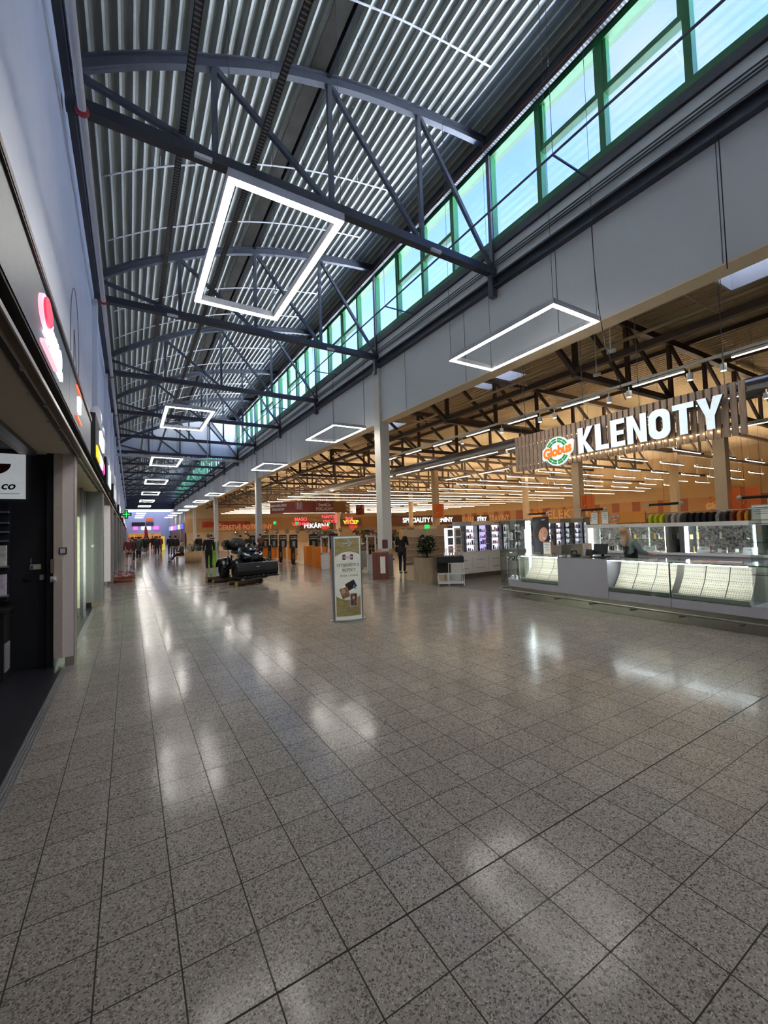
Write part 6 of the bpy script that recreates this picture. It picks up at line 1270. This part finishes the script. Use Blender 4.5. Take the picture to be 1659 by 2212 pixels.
# clothes rail above the wall case: jackets in colours
t = thing('clothes_rail', 'chrome clothes rail carrying the row of jackets behind the wall case', 'rail', (15, 5.2, 0)); b = B(); b.tube([(15, 3.4, 2.0), (15, 7.6, 2.0)], .015, 6)
for y in (3.5, 7.5): b.tube([(15, y, 0), (15, y, 2.0)], .015, 6)
b.build('tube', chrome, t)
cc = ['#1b1b1e', '#221a1a', '#3a2a20', '#4a1d22', '#451a20', '#3e1b20', '#5a2424', '#c98d2a', '#b5702a', '#7a3a24', '#33343a', '#8d8d90', '#1b1b1e', '#141416', '#1c1c20', '#111114', '#2c2c30', '#9a948e', '#b5b0aa', '#8a8580', '#d8d42e', '#c9cc2a', '#cfd030']
cn = {'#d8d42e': 'yellow', '#c9cc2a': 'lime yellow', '#cfd030': 'bright yellow'}
for i, c in enumerate(cc):
    y = 3.6+i*.17; nm = 'jacket_'+c[1:]; t = thing('jacket', '%s coloured jacket on the rail above the wall case, %s from the right' % ({'#1b': 'black', '#22': 'black brown', '#3a': 'brown', '#4a': 'wine', '#45': 'wine', '#3e': 'wine', '#5a': 'red brown', '#c9': 'mustard', '#b5': 'tan', '#7a': 'rust', '#33': 'slate', '#8d': 'grey', '#14': 'black', '#1c': 'black', '#11': 'black', '#2c': 'charcoal', '#9a': 'light grey', '#8a': 'grey', '#d8': 'yellow', '#cf': 'yellow'}.get(c[:3], 'dark'), nth(i).replace('nearest', 'first') if i < 20 else ('last but two', 'last but one', 'last')[i-20]), 'jacket', (15, y, 1.9), 'jackets on the clothes rail')
    b = B(); b.prism([(14.72, 1.86), (14.8, 1.93), (14.95, 1.97), (15.05, 1.97), (15.2, 1.93), (15.3, 1.86), (15.3, 1.2), (14.72, 1.2)], y-.045, y+.045, lambda u, v, w: Vector((u, w, v))); b.build('cloth', mat(nm, c, .8, var=.2, scale=18), t, bevel=.015)
    b = B(); b.tube([(15, y, 1.96), (15, y, 2.0)], .006, 5); b.build('hanger_hook', chrome, t)
# orange arch board and small lamps in the clothing zone
b = B(); b.box(13.0, 13.06, 6.6, 8.4, 1.72, 2.05); b.box(13.01, 13.05, 6.7, 6.75, 0, 1.72); b.box(13.01, 13.05, 8.2, 8.25, 0, 1.72); tag(b.build('orange_board', mat('orange_board', '#dd8a2c', .5)), 'orange board with a round emblem left of the jackets', 'board')
t = thing('emblem_badge', 'round pale emblem on the orange board', 'emblem', (12.98, 7.5, 1.88)); globus(7.5, 1.88, .12, 12.98, t, white, mat('orange_letters2', '#d8702c', .6), mat('emblem_dull', '#c07a3a', .6))
for i, (y, z) in enumerate(((3.2, 2.35), (5.2, 2.3), (7.2, 2.25), (9.2, 2.2))):
    t = thing('heater_roll', 'black rod with white round ends above the clothing, %s from the right' % nth(i).replace('nearest', 'first'), 'roll', (18, y*1.5, z)); b = B(); b.tube([(18, y*1.5, z+.1), (18, y*1.5+1.2, z+.1)], .05, 10); b.build('rod', black, t); b = B(); b.ball((18, y*1.5, z+.1), .09, 10, 6); b.ball((18, y*1.5+1.2, z+.1), .09, 10, 6); b.build('end_cap', white, t); b = B(); b.tube([(18, y*1.5+.6, z+.15), (18, y*1.5+.6, 8.6)], .005, 4); b.build('hanging_wire', steel_m, t)
# hanging black cable and loose wires by the right wall
for i, pts in enumerate(([(7.95, 4.75, 7.7), (7.93, 4.72, 6.8), (7.97, 4.7, 6.0), (8.0, 4.62, 5.2), (8.2, 4.4, 4.1)], [(7.9, 2.6, 7.8), (7.9, 2.6, 5.6)])): b = B(); b.tube(pts, .008, 5); tag(b.build('loose_cable', black), 'thin black cable hanging before the right panel wall, %s' % ('wavy one' if i == 0 else 'straight one'), 'cable')
b = B(); b.tube([(3.9, 26, 5.9), (3.9, 26, 11.25)], .02, 6); b.ball((3.9, 26, 5.85), .09, 12, 8); tag(b.build('dome_camera', white), 'white dome camera on a long rod hanging in the mall', 'camera')
for i, (x, y, z) in enumerate(((9.2, 5.2, 5.6), (10.6, 6.4, 5.7))):
    t = thing('security_camera', 'small white security camera hanging under the supermarket roof, %s' % ('left' if i else 'right'), 'camera', (x, y, z)); b = B(); b.tube([(x, y, z), (x, y, 8.6)], .012, 6); b.build('rod', white, t); b = B(); b.box(x-.04, x+.04, y-.1, y+.08, z-.08, z, rot=.4); b.build('camera_body', white, t, bevel=.01)
